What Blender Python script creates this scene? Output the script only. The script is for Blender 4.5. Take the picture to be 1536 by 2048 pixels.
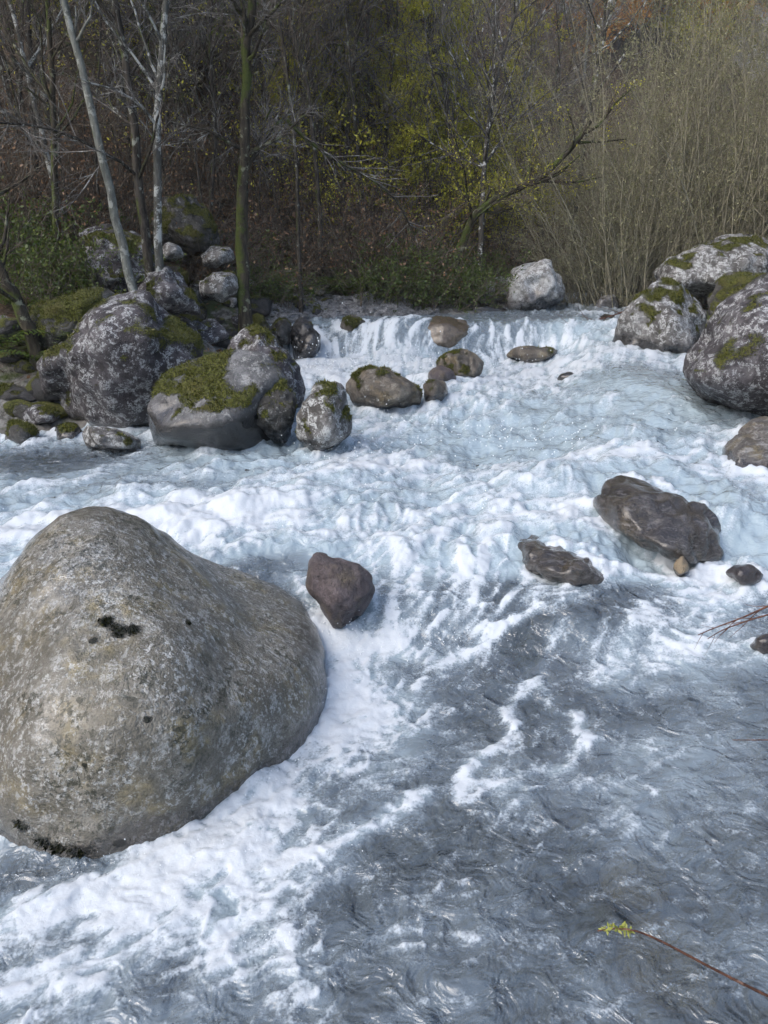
import bpy, bmesh, math, random
import numpy as np
from mathutils import Vector
from mathutils.kdtree import KDTree

for _o in list(bpy.data.objects):
    bpy.data.objects.remove(_o, do_unlink=True)
SC = bpy.context.scene
COL = SC.collection
R = math.radians

# ------------------------------------------------------------------ camera, sky, sun, exposure
CAM_H, PITCH = 2.0, R(17.0)
FPX = 1547.0                                   # focal length in pixels of a 1536 x 2048 frame
cam_d = bpy.data.cameras.new('camera')
cam_d.sensor_fit = 'VERTICAL'
cam_d.sensor_height = 24.0
cam_d.lens = 24.0 * FPX / 2048.0
cam_d.clip_start, cam_d.clip_end = 0.05, 1500
cam = bpy.data.objects.new('camera', cam_d)
COL.objects.link(cam)
cam.location = (0, 0, CAM_H)
cam.rotation_euler = (math.pi / 2 - PITCH, 0, 0)
SC.camera = cam

SUN_EL, SUN_AZ = R(44), R(-124)                 # azimuth measured from +Y towards +X
world = bpy.data.worlds.new('World')
SC.world = world
world.use_nodes = True
wn = world.node_tree
wn.nodes.clear()
w_out = wn.nodes.new('ShaderNodeOutputWorld')
w_bg = wn.nodes.new('ShaderNodeBackground')
w_sky = wn.nodes.new('ShaderNodeTexSky')
w_sky.sky_type = 'NISHITA'
w_sky.sun_disc = False
w_sky.sun_elevation = SUN_EL
w_sky.sun_rotation = SUN_AZ
w_sky.air_density, w_sky.dust_density, w_sky.ozone_density = 1.0, 2.5, 1.0
w_bg.inputs['Strength'].default_value = 0.15
wn.links.new(w_sky.outputs[0], w_bg.inputs[0])
wn.links.new(w_bg.outputs[0], w_out.inputs[0])

sun_d = bpy.data.lights.new('sun', 'SUN')
sun_d.energy = 1.1
sun_d.angle = R(55)
sun_d.color = (1.0, 0.975, 0.95)
sun = bpy.data.objects.new('sun', sun_d)
COL.objects.link(sun)
sdir = Vector((math.sin(SUN_AZ) * math.cos(SUN_EL), math.cos(SUN_AZ) * math.cos(SUN_EL), math.sin(SUN_EL)))
sun.rotation_euler = sdir.to_track_quat('Z', 'Y').to_euler()

SC.view_settings.view_transform = 'Standard'
SC.view_settings.look = 'None'
SC.view_settings.gamma = 1.0
SC.view_settings.exposure = 1.0
SC.render.engine = 'CYCLES'
cy = SC.cycles
cy.max_bounces, cy.diffuse_bounces, cy.glossy_bounces, cy.transmission_bounces, cy.transparent_max_bounces = 4, 2, 2, 3, 12
cy.use_denoising = True
cy.use_adaptive_sampling, cy.adaptive_threshold, cy.adaptive_min_samples = True, .03, 16
cy.caustics_reflective = cy.caustics_refractive = False
cy.sample_clamp_indirect = 6.0

# ------------------------------------------------------------------ numeric helpers
def sstep(a, b, x):
    t = np.clip((np.asarray(x, float) - a) / (b - a), 0, 1)
    return t * t * (3 - 2 * t)

def nrm(v):
    return v / np.maximum(np.linalg.norm(v, axis=-1, keepdims=True), 1e-9)

def _hash(ix, iy, iz, seed):
    with np.errstate(over='ignore'):
        h = (ix.astype(np.uint32) * np.uint32(374761393) + iy.astype(np.uint32) * np.uint32(668265263)
             + iz.astype(np.uint32) * np.uint32(2147483647) + np.uint32(seed) * np.uint32(974634777))
        h = (h ^ (h >> np.uint32(13))) * np.uint32(1274126177)
        return h ^ (h >> np.uint32(16))

_G3 = np.array([[1,1,0],[-1,1,0],[1,-1,0],[-1,-1,0],[1,0,1],[-1,0,1],[1,0,-1],[-1,0,-1],[0,1,1],[0,-1,1],[0,1,-1],[0,-1,-1]], float)
_A = np.arange(16) * (2 * math.pi / 16)
_G2 = np.stack([np.cos(_A), np.sin(_A)], 1) * 1.4

def noise3(p, seed=0):
    i = np.floor(p).astype(np.int64); f = p - i
    u = f * f * f * (f * (f * 6 - 15) + 10)
    out = 0
    for dx in (0, 1):
        wx = u[:, 0] if dx else 1 - u[:, 0]
        for dy in (0, 1):
            wy = u[:, 1] if dy else 1 - u[:, 1]
            for dz in (0, 1):
                wz = u[:, 2] if dz else 1 - u[:, 2]
                g = _G3[_hash(i[:, 0] + dx, i[:, 1] + dy, i[:, 2] + dz, seed) % np.uint32(12)]
                out = out + wx * wy * wz * (g[:, 0] * (f[:, 0] - dx) + g[:, 1] * (f[:, 1] - dy) + g[:, 2] * (f[:, 2] - dz))
    return out

def noise2(x, y, seed=0):
    ix = np.floor(x).astype(np.int64); iy = np.floor(y).astype(np.int64)
    fx = x - ix; fy = y - iy
    u = fx * fx * fx * (fx * (fx * 6 - 15) + 10); v = fy * fy * fy * (fy * (fy * 6 - 15) + 10)
    z = np.zeros_like(ix)
    out = 0
    for dx in (0, 1):
        wx = u if dx else 1 - u
        for dy in (0, 1):
            wy = v if dy else 1 - v
            g = _G2[_hash(ix + dx, iy + dy, z, seed) % np.uint32(16)]
            out = out + wx * wy * (g[..., 0] * (fx - dx) + g[..., 1] * (fy - dy))
    return out

def fbm2(x, y, oct=4, seed=0, gain=0.5):
    o, a = 0, 1.0
    for k in range(oct):
        c, s = math.cos(k * 1.1 + .3), math.sin(k * 1.1 + .3)
        o = o + a * noise2(c * x - s * y + 17.3 * k, s * x + c * y, seed + k); x = x * 2.03; y = y * 2.03; a *= gain
    return o

def fbm3(p, oct=4, seed=0, gain=0.5):
    o, a = 0, 1.0
    for k in range(oct):
        o = o + a * noise3(p + 11.7 * k, seed + k); p = p * 2.03; a *= gain
    return o

def ridged3(p, oct=3, seed=0):
    o, a = 0, 1.0
    for k in range(oct):
        o = o + a * (1 - 2 * np.abs(noise3(p + 5.1 * k, seed + k))); p = p * 2.1; a *= .5
    return o

# a point of the place seen along a measured direction, at distance Y in front of the bank
_F = np.array([0, math.cos(PITCH), -math.sin(PITCH)]); _U = np.array([0, math.sin(PITCH), math.cos(PITCH)]); _Rt = np.array([1.0, 0, 0])
def ray(u, v):
    return _F + (u - 768) / FPX * _Rt + (1024 - v) / FPX * _U
def at(u, v, Y):
    d = ray(u, v); return np.array([0, 0, CAM_H]) + d * (Y / d[1])

# ------------------------------------------------------------------ mesh helpers
def mesh_obj(name, V, F, mats=None, parent=None, smooth=True, attrs=None, midx=None):
    me = bpy.data.meshes.new(name)
    V = np.asarray(V, np.float32)
    Fs = F if isinstance(F, (list, tuple)) else [F]
    Fs = [np.asarray(f, np.int32) for f in Fs if len(f)]
    me.vertices.add(len(V)); me.vertices.foreach_set('co', V.ravel())
    nl = sum(f.size for f in Fs); nf = sum(len(f) for f in Fs)
    me.loops.add(nl); me.polygons.add(nf)
    me.loops.foreach_set('vertex_index', np.concatenate([f.ravel() for f in Fs]))
    tot = np.concatenate([np.full(len(f), f.shape[1], np.int32) for f in Fs])
    st = np.concatenate([[0], np.cumsum(tot)[:-1]]).astype(np.int32)
    me.polygons.foreach_set('loop_start', st); me.polygons.foreach_set('loop_total', tot)
    me.polygons.foreach_set('use_smooth', np.full(nf, smooth, bool))
    for m in (mats if isinstance(mats, (list, tuple)) else [mats]):
        if m is not None: me.materials.append(m)
    if midx is not None: me.polygons.foreach_set('material_index', np.asarray(midx, np.int32))
    me.update(calc_edges=True)
    for k, a in (attrs or {}).items():
        at_ = me.attributes.new(k, 'FLOAT', 'POINT'); at_.data.foreach_set('value', np.asarray(a, np.float32))
    o = bpy.data.objects.new(name, me); COL.objects.link(o)
    if parent is not None: o.parent = parent
    return o

def tag(o, label=None, cat=None, group=None, kind=None):
    if label: o['label'] = label
    if cat: o['category'] = cat
    if group: o['group'] = group
    if kind: o['kind'] = kind
    return o

def empty(name, loc=(0, 0, 0), rz=0.0, s=1.0):
    o = bpy.data.objects.new(name, None); COL.objects.link(o)
    o.empty_display_size = .2; o.location = loc; o.rotation_euler = (0, 0, rz); o.scale = (s, s, s)
    return o

def copy_tree(root):
    c = root.copy(); COL.objects.link(c)
    for ch in root.children:
        k = ch.copy(); COL.objects.link(k); k.parent = c
    return c

# ------------------------------------------------------------------ material helpers
class NT:
    def __init__(s, name):
        s.m = bpy.data.materials.new(name); s.m.use_nodes = True
        s.t = s.m.node_tree; s.t.nodes.clear()
        s.out = s.t.nodes.new('ShaderNodeOutputMaterial')
    def put(s, sock, v):
        if isinstance(v, bpy.types.NodeSocket): s.t.links.new(v, sock)
        elif v is not None:
            if hasattr(sock.default_value, '__len__') and isinstance(v, (tuple, list)) and len(v) == 3 and len(sock.default_value) == 4: v = (*v, 1)
            sock.default_value = v
    def n(s, typ, props=None, **ins):
        nd = s.t.nodes.new('ShaderNode' + typ)
        for k, v in (props or {}).items(): setattr(nd, k, v)
        for k, v in ins.items():
            k = k.replace('_', ' ')
            s.put(nd.inputs[int(k[1:])] if k[0] == 'i' and k[1:].isdigit() else nd.inputs[k], v)
        return nd
    def math(s, op, a, b=None, clamp=False):
        nd = s.t.nodes.new('ShaderNodeMath'); nd.operation = op; nd.use_clamp = clamp
        s.put(nd.inputs[0], a)
        if b is not None: s.put(nd.inputs[1], b)
        return nd.outputs[0]
    def ss(s, x, a, b, lo=0.0, hi=1.0):
        nd = s.t.nodes.new('ShaderNodeMapRange'); nd.interpolation_type = 'SMOOTHSTEP'
        for i, v in enumerate((x, a, b, lo, hi)): s.put(nd.inputs[i], v)
        return nd.outputs[0]
    def mix(s, f, a, b, mode='MIX'):
        nd = s.t.nodes.new('ShaderNodeMix'); nd.data_type = 'RGBA'; nd.blend_type = mode
        s.put(nd.inputs[0], f); s.put(nd.inputs[6], a); s.put(nd.inputs[7], b)
        return nd.outputs[2]
    def noise(s, vec, scale, detail=4, rough=.55, dist=0.0):
        return s.n('TexNoise', Vector=vec, Scale=scale, Detail=detail, Roughness=rough, Distortion=dist).outputs[0]
    def voro(s, vec, scale, feature='F1', rnd=1.0):
        return s.n('TexVoronoi', dict(feature=feature), Vector=vec, Scale=scale, Randomness=rnd).outputs[0]
    def attr(s, name):
        return s.n('Attribute', dict(attribute_name=name)).outputs['Fac']
    def bump(s, h, strength=.5, dist=.02, normal=None):
        return s.n('Bump', Height=h, Strength=strength, Distance=dist, Normal=normal).outputs[0]
    def pos(s):
        return s.n('NewGeometry').outputs['Position']
    def done(s, shader):
        s.t.links.new(shader, s.out.inputs[0]); return s.m
# ------------------------------------------------------------------ the lie of the land: water level, banks, hillside
RIVER = np.array([(-9, -3), (-9, 7.0), (-3.9, 7.7), (-2.3, 8.3), (-1.6, 9.0), (-1.45, 10.5), (-1.75, 12), (-1.2, 12.8), (0, 13.1), (1.5, 13.5),
                  (2.5, 15), (4, 18), (9, 26), (20, 40), (35, 60), (40, 57), (24, 38), (13, 26), (7.5, 18), (5.3, 14.5), (4.9, 12), (5.0, 10),
                  (4.4, 8.6), (4.0, 7), (3.7, 5), (3.6, 3), (3.6, -3)], float)

def river_sd(x, y):
    x = np.asarray(x, float); y = np.asarray(y, float)
    best = np.full(x.shape, 1e9); inside = np.zeros(x.shape, bool)
    n = len(RIVER)
    for i in range(n):
        (ax, ay), (bx, by) = RIVER[i], RIVER[(i + 1) % n]
        dx, dy = bx - ax, by - ay
        t = np.clip(((x - ax) * dx + (y - ay) * dy) / (dx * dx + dy * dy), 0, 1)
        best = np.minimum(best, (x - ax - t * dx) ** 2 + (y - ay - t * dy) ** 2)
        if dy != 0:
            c = ((ay > y) != (by > y)) & (x < dx * (y - ay) / dy + ax)
            inside ^= c
    d = np.sqrt(best)
    return np.where(inside, -d, d)

_PY = np.array([-5, 2.0, 3.3, 3.75, 4.15, 4.6, 5.3, 6.5, 8.5, 10.5, 11.35, 11.6, 11.85, 12.1, 12.4, 13, 16, 20, 30, 60, 120])
_PZ = np.array([-.08, -.04, .0, .06, .24, .38, .45, .53, .64, .74, .79, .92, 1.2, 1.32, 1.36, 1.385, 1.50, 1.7, 2.3, 5, 12])
_QY = np.array([-5, 2.0, 3.3, 3.9, 4.6, 5.2, 6.5, 8.5, 10, 11, 12, 13, 16, 20, 30, 60, 120])
_QZ = np.array([-.05, -.01, .05, .13, .3, .42, .55, .68, .84, 1.0, 1.2, 1.37, 1.50, 1.7, 2.3, 5, 12])
_yy = np.linspace(-5, 120, 12501)
def _smooth(a, k):
    w = np.hanning(k); w /= w.sum(); return np.convolve(np.pad(a, k // 2, 'edge'), w, 'valid')[:len(a)]
_zp = _smooth(np.interp(_yy, _PY, _PZ), 31); _zq = _smooth(np.interp(_yy, _QY, _QZ), 61)

def water_base(x, y):
    x = np.asarray(x, float); y = np.asarray(y, float)
    yl = y + .16 * np.sin(x * 1.7 + .6) * sstep(9.5, 11, y) * (1 - sstep(13, 14, y))
    p = np.interp(yl, _yy, _zp); q = np.interp(y, _yy, _zq)
    z = p + (q - p) * sstep(1.9, 3.0, x - .15 * (y - 10))
    z = z + .10 * (1 - sstep(.3, 1.2, x)) * sstep(8.0, 8.9, y) * (1 - sstep(11.0, 11.5, y))
    z = z - .10 * sstep(-.8, -3.4, x) * sstep(4.2, 5, y) * (1 - sstep(8, 9, y))
    z = z - .05 * sstep(.6, -1.6, x) * (1 - sstep(3.2, 4.0, y))
    return z

def ground_z(x, y):
    x = np.asarray(x, float); y = np.asarray(y, float)
    sd = river_sd(x, y); wl = water_base(x, y)
    side = sstep(0, 3, x - np.interp(y, [-5, 8, 12, 18, 26, 40, 60, 120], [1, 1.5, 2, 5.5, 11, 22, 37, 80]))   # 1 on the far-bank flat
    d = np.maximum(sd, 0)
    hill = .12 * sstep(0, .5, d) + .26 * d + .40 * np.maximum(d - 2.2, 0) + .10 * np.maximum(d - 14, 0)
    flat = .15 * sstep(0, .6, d) + .10 * d + .10 * np.maximum(d - 6, 0) + .5 * np.maximum(d - 22, 0)
    up = hill + (flat - hill) * side
    up = up + .75 * np.maximum(y - 62, 0)
    bed = -(.42 * sstep(0, .8, -sd) - .05)
    z = wl + np.where(sd > 0, up, bed)
    land = sstep(-.4, .6, sd)
    z = z + (.05 + .08 * land) * fbm2(x * 1.3, y * 1.3, 4, 3) + land * .9 * np.minimum(d / 10, 1) * fbm2(x * .16, y * .16, 3, 9)
    z = z + (1 - land) * .07 * fbm2(x * 3.2, y * 3.2, 2, 33)
    return z

def hit(u, v, fn, y0=1.2, y1=110):
    """where the sight line through (u, v) meets a height function"""
    ys = np.geomspace(y0, y1, 4000)
    d = ray(u, v)
    xs = d[0] / d[1] * ys; zs = CAM_H + d[2] / d[1] * ys
    k = np.nonzero(zs < fn(xs, ys))[0]
    i = k[0] if len(k) else len(ys) - 1
    return np.array([xs[i], ys[i], zs[i]])
def on_water(u, v): return hit(u, v, water_base)
def on_ground(u, v, y0=1.2): return hit(u, v, lambda a, b: np.maximum(ground_z(a, b), water_base(a, b) - .5), y0)
# ------------------------------------------------------------------ materials
def rock_mat(name, base, dark, lichen=(.55, .55, .53), lich=.5, moss=.0, mossc=(.085, .090, .014), scale=1.0, rough=.75, spots=.0, warm=None, streak=0.0, bump=.6):
    t = NT(name); P = t.n('TexCoord').outputs['Object']
    if scale != 1.0:
        P = t.n('VectorMath', dict(operation='SCALE'), i0=P, Scale=scale).outputs[0]
    wp = t.n('VectorMath', dict(operation='ADD'), i0=P, i1=t.n('VectorMath', dict(operation='SCALE'), i0=t.n('TexNoise', Vector=P, Scale=6.0, Detail=1).outputs[1], Scale=.12).outputs[0]).outputs[0]
    big = t.noise(P, 2.2, 3, .6); mid = t.noise(P, 9, 4, .7); fine = t.noise(P, 45, 3, .75); grit = fine
    c = t.mix(t.ss(big, .35, .65), dark, base)
    if warm: c = t.mix(t.ss(t.noise(wp, 3.3, 4), .48, .66), c, warm)
    c = t.mix(t.ss(mid, .38, .62, 0.0, .75), c, t.mix(.5, dark, base, 'MULTIPLY'))
    if streak:
        Ps = t.n('Mapping', Vector=wp, Scale=(1.5, 1.5, 9.0), Rotation=(.5, .35, .0)).outputs[0]
        c = t.mix(t.ss(t.noise(Ps, 2.5, 6, .7), .5, .62, 0, streak), c, t.mix(.6, base, (.6, .6, .58)))
    # crusty lichen: warped cells broken up by fine noise
    l1 = t.math('ADD', t.math('MULTIPLY', t.noise(wp, 8.5, 6, .8), 1.0), 0.0)
    lm = t.ss(l1, .66 - .28 * lich, .71 - .28 * lich)
    lm = t.math('MULTIPLY', lm, t.ss(fine, .40, .54))
    c = t.mix(t.math('MULTIPLY', lm, min(1, lich * 1.6)), c, lichen)
    if spots:
        sp = t.math('MULTIPLY', t.ss(t.noise(P, 26, 4, .8), .53, .59), t.ss(t.noise(P, 2.9, 3), .36, .55))
        c = t.mix(t.math('MULTIPLY', sp, .8), c, (.58, .59, .57))
        dsp = t.math('MULTIPLY', t.ss(t.noise(wp, 24, 5, .8), .50, .57), t.ss(t.noise(P, 2.3, 3), .42, .60))
        c = t.mix(t.math('MULTIPLY', dsp, .85), c, (.022, .026, .012))
    c = t.mix(t.ss(grit, .3, .75, 0, .30), c, t.mix(1.0, c, (.32, .32, .32), 'MULTIPLY'))
    h = t.math('ADD', t.math('MULTIPLY', mid, .5), t.math('MULTIPLY', fine, .42))
    rgh = rough
    if moss:
        mk = t.ss(t.math('ADD', t.attr('moss'), t.math('MULTIPLY', t.math('SUBTRACT', fine, .5), 1.5)), .30, .72)
        mcol = t.mix(t.ss(fine, .35, .65), tuple(.45 * k for k in mossc), tuple(1.7 * k for k in mossc))
        mcol = t.mix(t.ss(big, .5, .7, 0, .6), mcol, (.10, .085, .02))
        c = t.mix(mk, c, mcol)
        h = t.math('ADD', h, t.math('MULTIPLY', mk, t.math('ADD', .25, t.math('MULTIPLY', fine, .9))))
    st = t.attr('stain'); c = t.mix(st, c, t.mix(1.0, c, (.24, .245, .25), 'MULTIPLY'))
    wet = t.attr('wet')
    c = t.mix(wet, c, t.mix(1.0, c, (.40, .38, .38), 'MULTIPLY'))
    rg = t.math('ADD', t.math('MULTIPLY', wet, .16 - rough), rough)
    rg = t.math('ADD', rg, t.math('MULTIPLY', fine, .12))
    b = t.bump(h, min(1, bump * 1.5), .05)
    p = t.n('BsdfPrincipled', Base_Color=c, Roughness=rg, Normal=b)
    sl = t.attr('slick'); t.put(p.inputs['Coat Weight'], t.math('MAXIMUM', t.math('MULTIPLY', wet, .9), sl)); p.inputs['Coat Roughness'].default_value = .17; t.put(p.inputs['Coat Normal'], t.bump(mid, .25, .03))
    p.inputs['Specular IOR Level'].default_value = .42
    return t.done(p.outputs[0])

M = {}
MOSS = dict(granite=.01, lichen_rock=.26, mossy_rock=.86, moss_top_rock=.60, white_rock=.0, white_moss_rock=.10, brown_rock=.25, dark_rock=.32)
M['lichen_rock'] = rock_mat('lichen_rock', (.135, .125, .132), (.042, .036, .04), (.48, .49, .49), .56, .36, scale=1.3)
M['mossy_rock'] = rock_mat('mossy_rock', (.13, .125, .115), (.04, .038, .034), (.38, .38, .36), .42, .78, scale=1.3)
M['moss_top_rock'] = rock_mat('moss_top_rock', (.25, .25, .25), (.10, .10, .10), (.46, .46, .44), .45, .52, scale=1.3)
M['white_rock'] = rock_mat('white_rock', (.46, .46, .45), (.20, .19, .18), (.64, .65, .64), .66, .15, scale=1.2)
M['white_moss_rock'] = rock_mat('white_moss_rock', (.27, .265, .26), (.08, .073, .066), (.56, .57, .56), .60, .30, scale=1.3)
M['brown_rock'] = rock_mat('brown_rock', (.25, .215, .17), (.09, .078, .066), (.38, .36, .31), .42, .16, (.05, .055, .012), scale=1.5, rough=.5, warm=(.20, .155, .085))
M['slate_rock'] = rock_mat('slate_rock', (.21, .172, .172), (.10, .083, .088), (.30, .27, .26), .22, .0, scale=2.2, rough=.42, warm=(.15, .12, .085))
M['shelf_rock'] = rock_mat('shelf_rock', (.21, .195, .18), (.09, .08, .074), (.42, .42, .41), .36, .0, scale=1.8, rough=.45, warm=(.19, .155, .09), streak=.5)
M['granite'] = rock_mat('granite', (.355, .335, .285), (.17, .158, .125), (.50, .50, .47), .48, .01, (.012, .015, .006), scale=1.5, rough=.46, spots=1.0, warm=(.29, .245, .14), bump=.9)
M['dark_rock'] = rock_mat('dark_rock', (.085, .08, .08), (.03, .03, .03), (.2, .2, .2), .22, .30, scale=1.5, rough=.45)
M['tan_rock'] = rock_mat('tan_rock', (.42, .34, .23), (.22, .17, .11), (.5, .44, .33), .3, .0, scale=1.2, rough=.4)
M['bed_stone'] = rock_mat('bed_stone', (.20, .20, .19), (.075, .07, .072), (.36, .35, .32), .32, .0, scale=2.0, rough=.4, warm=(.20, .17, .12))

def ground_mat():
    t = NT('forest_floor'); P = t.pos()
    a = t.noise(P, .55, 5, .6); b = t.noise(P, 5, 6, .7); c_ = t.noise(P, 26, 5, .75); d = t.voro(P, 30)
    lit = t.mix(t.ss(b, .35, .66), (.028, .02, .014), (.11, .07, .042))
    lit = t.mix(t.ss(c_, .5, .66, 0, .8), lit, (.19, .125, .075))
    lit = t.mix(t.ss(d, .12, .03, 0, .6), lit, (.25, .18, .115))
    lit = t.mix(t.ss(t.noise(P, 1.3, 5, .65), .50, .66, 0, .75), lit, (.030, .040, .012))
    sd = t.attr('shore')
    gr = t.mix(t.ss(t.noise(P, 14, 5, .7), .35, .65), (.06, .058, .05), (.24, .235, .22))
    gr = t.mix(t.ss(t.noise(P, 3, 4), .48, .62, 0, .9), gr, (.045, .065, .012))
    col = t.mix(sd, lit, gr)
    bed = t.attr('bed')
    bc = t.mix(t.ss(t.noise(P, 2.6, 4, .6), .35, .65), (.085, .085, .08), (.26, .25, .225))
    vc = t.n('TexVoronoi', Vector=P, Scale=5.0).outputs['Color']; bc = t.mix(.55, bc, t.mix(1.0, t.n('SeparateColor', i0=vc).outputs[0], (.36, .34, .31), 'MULTIPLY'))
    bc = t.mix(t.ss(t.noise(P, 22, 5, .7), .35, .7, 0, .6), bc, (.08, .07, .065))
    col = t.mix(bed, col, bc)
    h = t.math('ADD', t.math('MULTIPLY', b, .6), t.math('MULTIPLY', c_, .5))
    p = t.n('BsdfPrincipled', Base_Color=col, Roughness=.85, Normal=t.bump(h, .9, .08))
    p.inputs['Specular IOR Level'].default_value = .25
    return t.done(p.outputs[0])
M['ground'] = ground_mat()

def water_mat():
    t = NT('river_water'); P = t.pos()
    F = t.attr('foam'); A = t.attr('aerated'); S = t.attr('streak')
    n1 = t.noise(P, 17, 4, .75, .5); vb = t.voro(P, 75); n2 = t.noise(P, 80, 3, .75)
    det = t.math('ADD', t.math('MULTIPLY', t.math('SUBTRACT', n1, .5), .95), t.math('MULTIPLY', t.math('SUBTRACT', n2, .5), .95))
    det = t.math('ADD', det, t.math('MULTIPLY', t.math('SUBTRACT', .38, vb), .22))
    f = t.ss(t.math('ADD', F, det), .30, .88)
    lace = t.ss(t.math('ADD', F, t.math('MULTIPLY', det, 1.4)), .12, .80, 0, .42)
    f = t.math('MAXIMUM', f, lace)
    # ripples
    rip = t.noise(P, 8, 3, .5, .9)
    nrm_w = t.bump(rip, t.ss(A, .25, .85, 1.0, .38), .07)
    hf = t.math('ADD', t.math('MULTIPLY', n1, .6), t.math('MULTIPLY', vb, -.12))
    nrm_f = t.bump(hf, .2, .025)
    # clear water: mirror by Fresnel, else see-through with a milky body where it carries air
    body = t.n('BsdfDiffuse', Color=t.mix(t.ss(A, .25, .8), (.29, .355, .415), (.33, .41, .455)), Normal=nrm_w).outputs[0]
    clear = t.n('BsdfTransparent', Color=(.80, .88, .88)).outputs[0]
    inner = t.n('MixShader', i0=t.ss(A, 0.0, 1.0, .14, .90), i1=clear, i2=body).outputs[0]
    fr = t.n('Fresnel', IOR=1.48, Normal=nrm_w).outputs[0]
    gl = t.n('BsdfGlossy', Color=(.95, .97, 1.0), Roughness=.07, Normal=nrm_w).outputs[0]
    w = t.n('MixShader', i0=t.math('MULTIPLY', fr, 1.25, True), i1=inner, i2=gl).outputs[0]
    fb = t.n('BsdfPrincipled', Base_Color=t.mix(t.ss(F, .35, 1.0), (.50, .58, .64), (.74, .79, .83)), Roughness=.42, Normal=nrm_f)
    fb.inputs['Specular IOR Level'].default_value = .35
    fsoft = t.n('MixShader', i0=.28, i1=fb.outputs[0], i2=t.n('BsdfTranslucent', Color=(.70, .77, .82), Normal=nrm_f).outputs[0]).outputs[0]
    return t.done(t.n('MixShader', i0=f, i1=w, i2=fsoft).outputs[0])
M['water'] = water_mat()

def droplet_mat():
    t = NT('droplets')
    p = t.n('BsdfPrincipled', Base_Color=(.86, .9, .93), Roughness=.15)
    return t.done(p.outputs[0])
M['droplets'] = droplet_mat()

def bark_mat(name, a, b, lich=(.4, .41, .38), lm=.3, moss=.3, sc=1.0):
    t = NT(name); P = t.n('TexCoord').outputs['Object']
    Ps = t.n('Mapping', Vector=P, Scale=(1, 1, .22)).outputs[0]
    n = t.noise(Ps, 26 * sc, 5, .7); c = t.mix(t.ss(n, .35, .65), a, b)
    l = t.ss(t.noise(P, 7 * sc, 5, .7), .62 - .25 * lm, .68 - .25 * lm); c = t.mix(l, c, lich)
    mz = t.math('ADD', t.noise(P, 2.5, 4, .65), t.math('MULTIPLY', t.n('SeparateXYZ', i0=t.n('NewGeometry').outputs['Normal']).outputs[0], -.10))
    c = t.mix(t.ss(mz, .72 - .3 * moss, .82 - .3 * moss, 0, .85), c, t.mix(t.noise(P, 40, 3), (.02, .03, .006), (.085, .11, .02)))
    p = t.n('BsdfPrincipled', Base_Color=c, Roughness=.85, Normal=t.bump(n, .6, .015))
    p.inputs['Specular IOR Level'].default_value = .2
    return t.done(p.outputs[0])
M['bark_dark'] = bark_mat('bark_dark', (.020, .017, .014), (.075, .066, .055), (.20, .21, .18), .2, .45)
M['bark_pale'] = bark_mat('bark_pale', (.085, .09, .08), (.18, .185, .165), (.27, .28, .255), .35, .18)
M['bark_lichen'] = bark_mat('bark_lichen', (.06, .058, .05), (.11, .11, .098), (.36, .37, .35), .5, .3)
M['bark_patchy'] = bark_mat('bark_patchy', (.04, .037, .032), (.10, .095, .085), (.5, .51, .49), .26, .15)
M['bark_mossy'] = bark_mat('bark_mossy', (.022, .019, .014), (.065, .055, .04), (.16, .17, .12), .2, .8)
M['twig_grey'] = bark_mat('twig_grey', (.07, .065, .06), (.19, .178, .163), (.3, .3, .28), .3, .12)
M['twig_brown'] = bark_mat('twig_brown', (.055, .044, .035), (.16, .13, .10), (.2, .19, .15), .2, .12)
M['twig_olive'] = bark_mat('twig_olive', (.13, .12, .085), (.36, .33, .24), (.24, .22, .15), .2, .1)
M['twig_red'] = bark_mat('twig_red', (.05, .025, .018), (.15, .07, .045), (.2, .12, .09), .2, .0)

def leaf_mat(name, cols, trans=.35):
    t = NT(name); r = t.attr('rnd')
    cr = t.n('ValToRGB', i0=r); cr.color_ramp.interpolation = 'LINEAR'
    el = cr.color_ramp.elements
    while len(el) < len(cols): el.new(.5)
    for i, c in enumerate(cols):
        el[i].position = i / (len(cols) - 1); el[i].color = (*c, 1)
    c = cr.outputs[0]
    d = t.n('BsdfDiffuse', Color=c).outputs[0]
    tr = t.n('BsdfTranslucent', Color=c).outputs[0]
    g = t.n('BsdfGlossy', Roughness=.45, Color=(.5, .5, .5)).outputs[0]
    s = t.n('MixShader', i0=trans, i1=d, i2=tr).outputs[0]
    return t.done(t.n('MixShader', i0=.05, i1=s, i2=g).outputs[0])
M['leaf_yellow'] = leaf_mat('leaf_yellow', [(.26, .27, .03), (.55, .50, .04), (.42, .45, .05), (.70, .58, .07)])
M['leaf_olive'] = leaf_mat('leaf_olive', [(.14, .14, .065), (.29, .28, .14), (.24, .24, .13), (.40, .38, .22)])
M['leaf_green'] = leaf_mat('leaf_green', [(.035, .06, .014), (.08, .12, .025), (.15, .18, .035)])
M['leaf_lime'] = leaf_mat('leaf_lime', [(.26, .30, .05), (.36, .38, .08), (.45, .44, .12)])
M['leaf_orange'] = leaf_mat('leaf_orange', [(.28, .12, .02), (.46, .19, .025), (.52, .29, .05), (.34, .2, .07)])
M['leaf_brown'] = leaf_mat('leaf_brown', [(.06, .032, .02), (.14, .075, .038), (.21, .12, .06), (.30, .21, .125)], .1)
M['leaf_silver'] = leaf_mat('leaf_silver', [(.30, .32, .33), (.46, .48, .50), (.38, .39, .38)])
M['moss_dark'] = leaf_mat('moss_dark', [(.008, .010, .004), (.018, .020, .008), (.035, .036, .012)], .1)
M['moss'] = leaf_mat('moss', [(.035, .042, .007), (.085, .092, .014), (.16, .155, .028)], .2)
M['gravel'] = rock_mat('gravel', (.40, .40, .41), (.16, .16, .165), (.6, .6, .6), .4, .0, scale=6.0)
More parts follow.
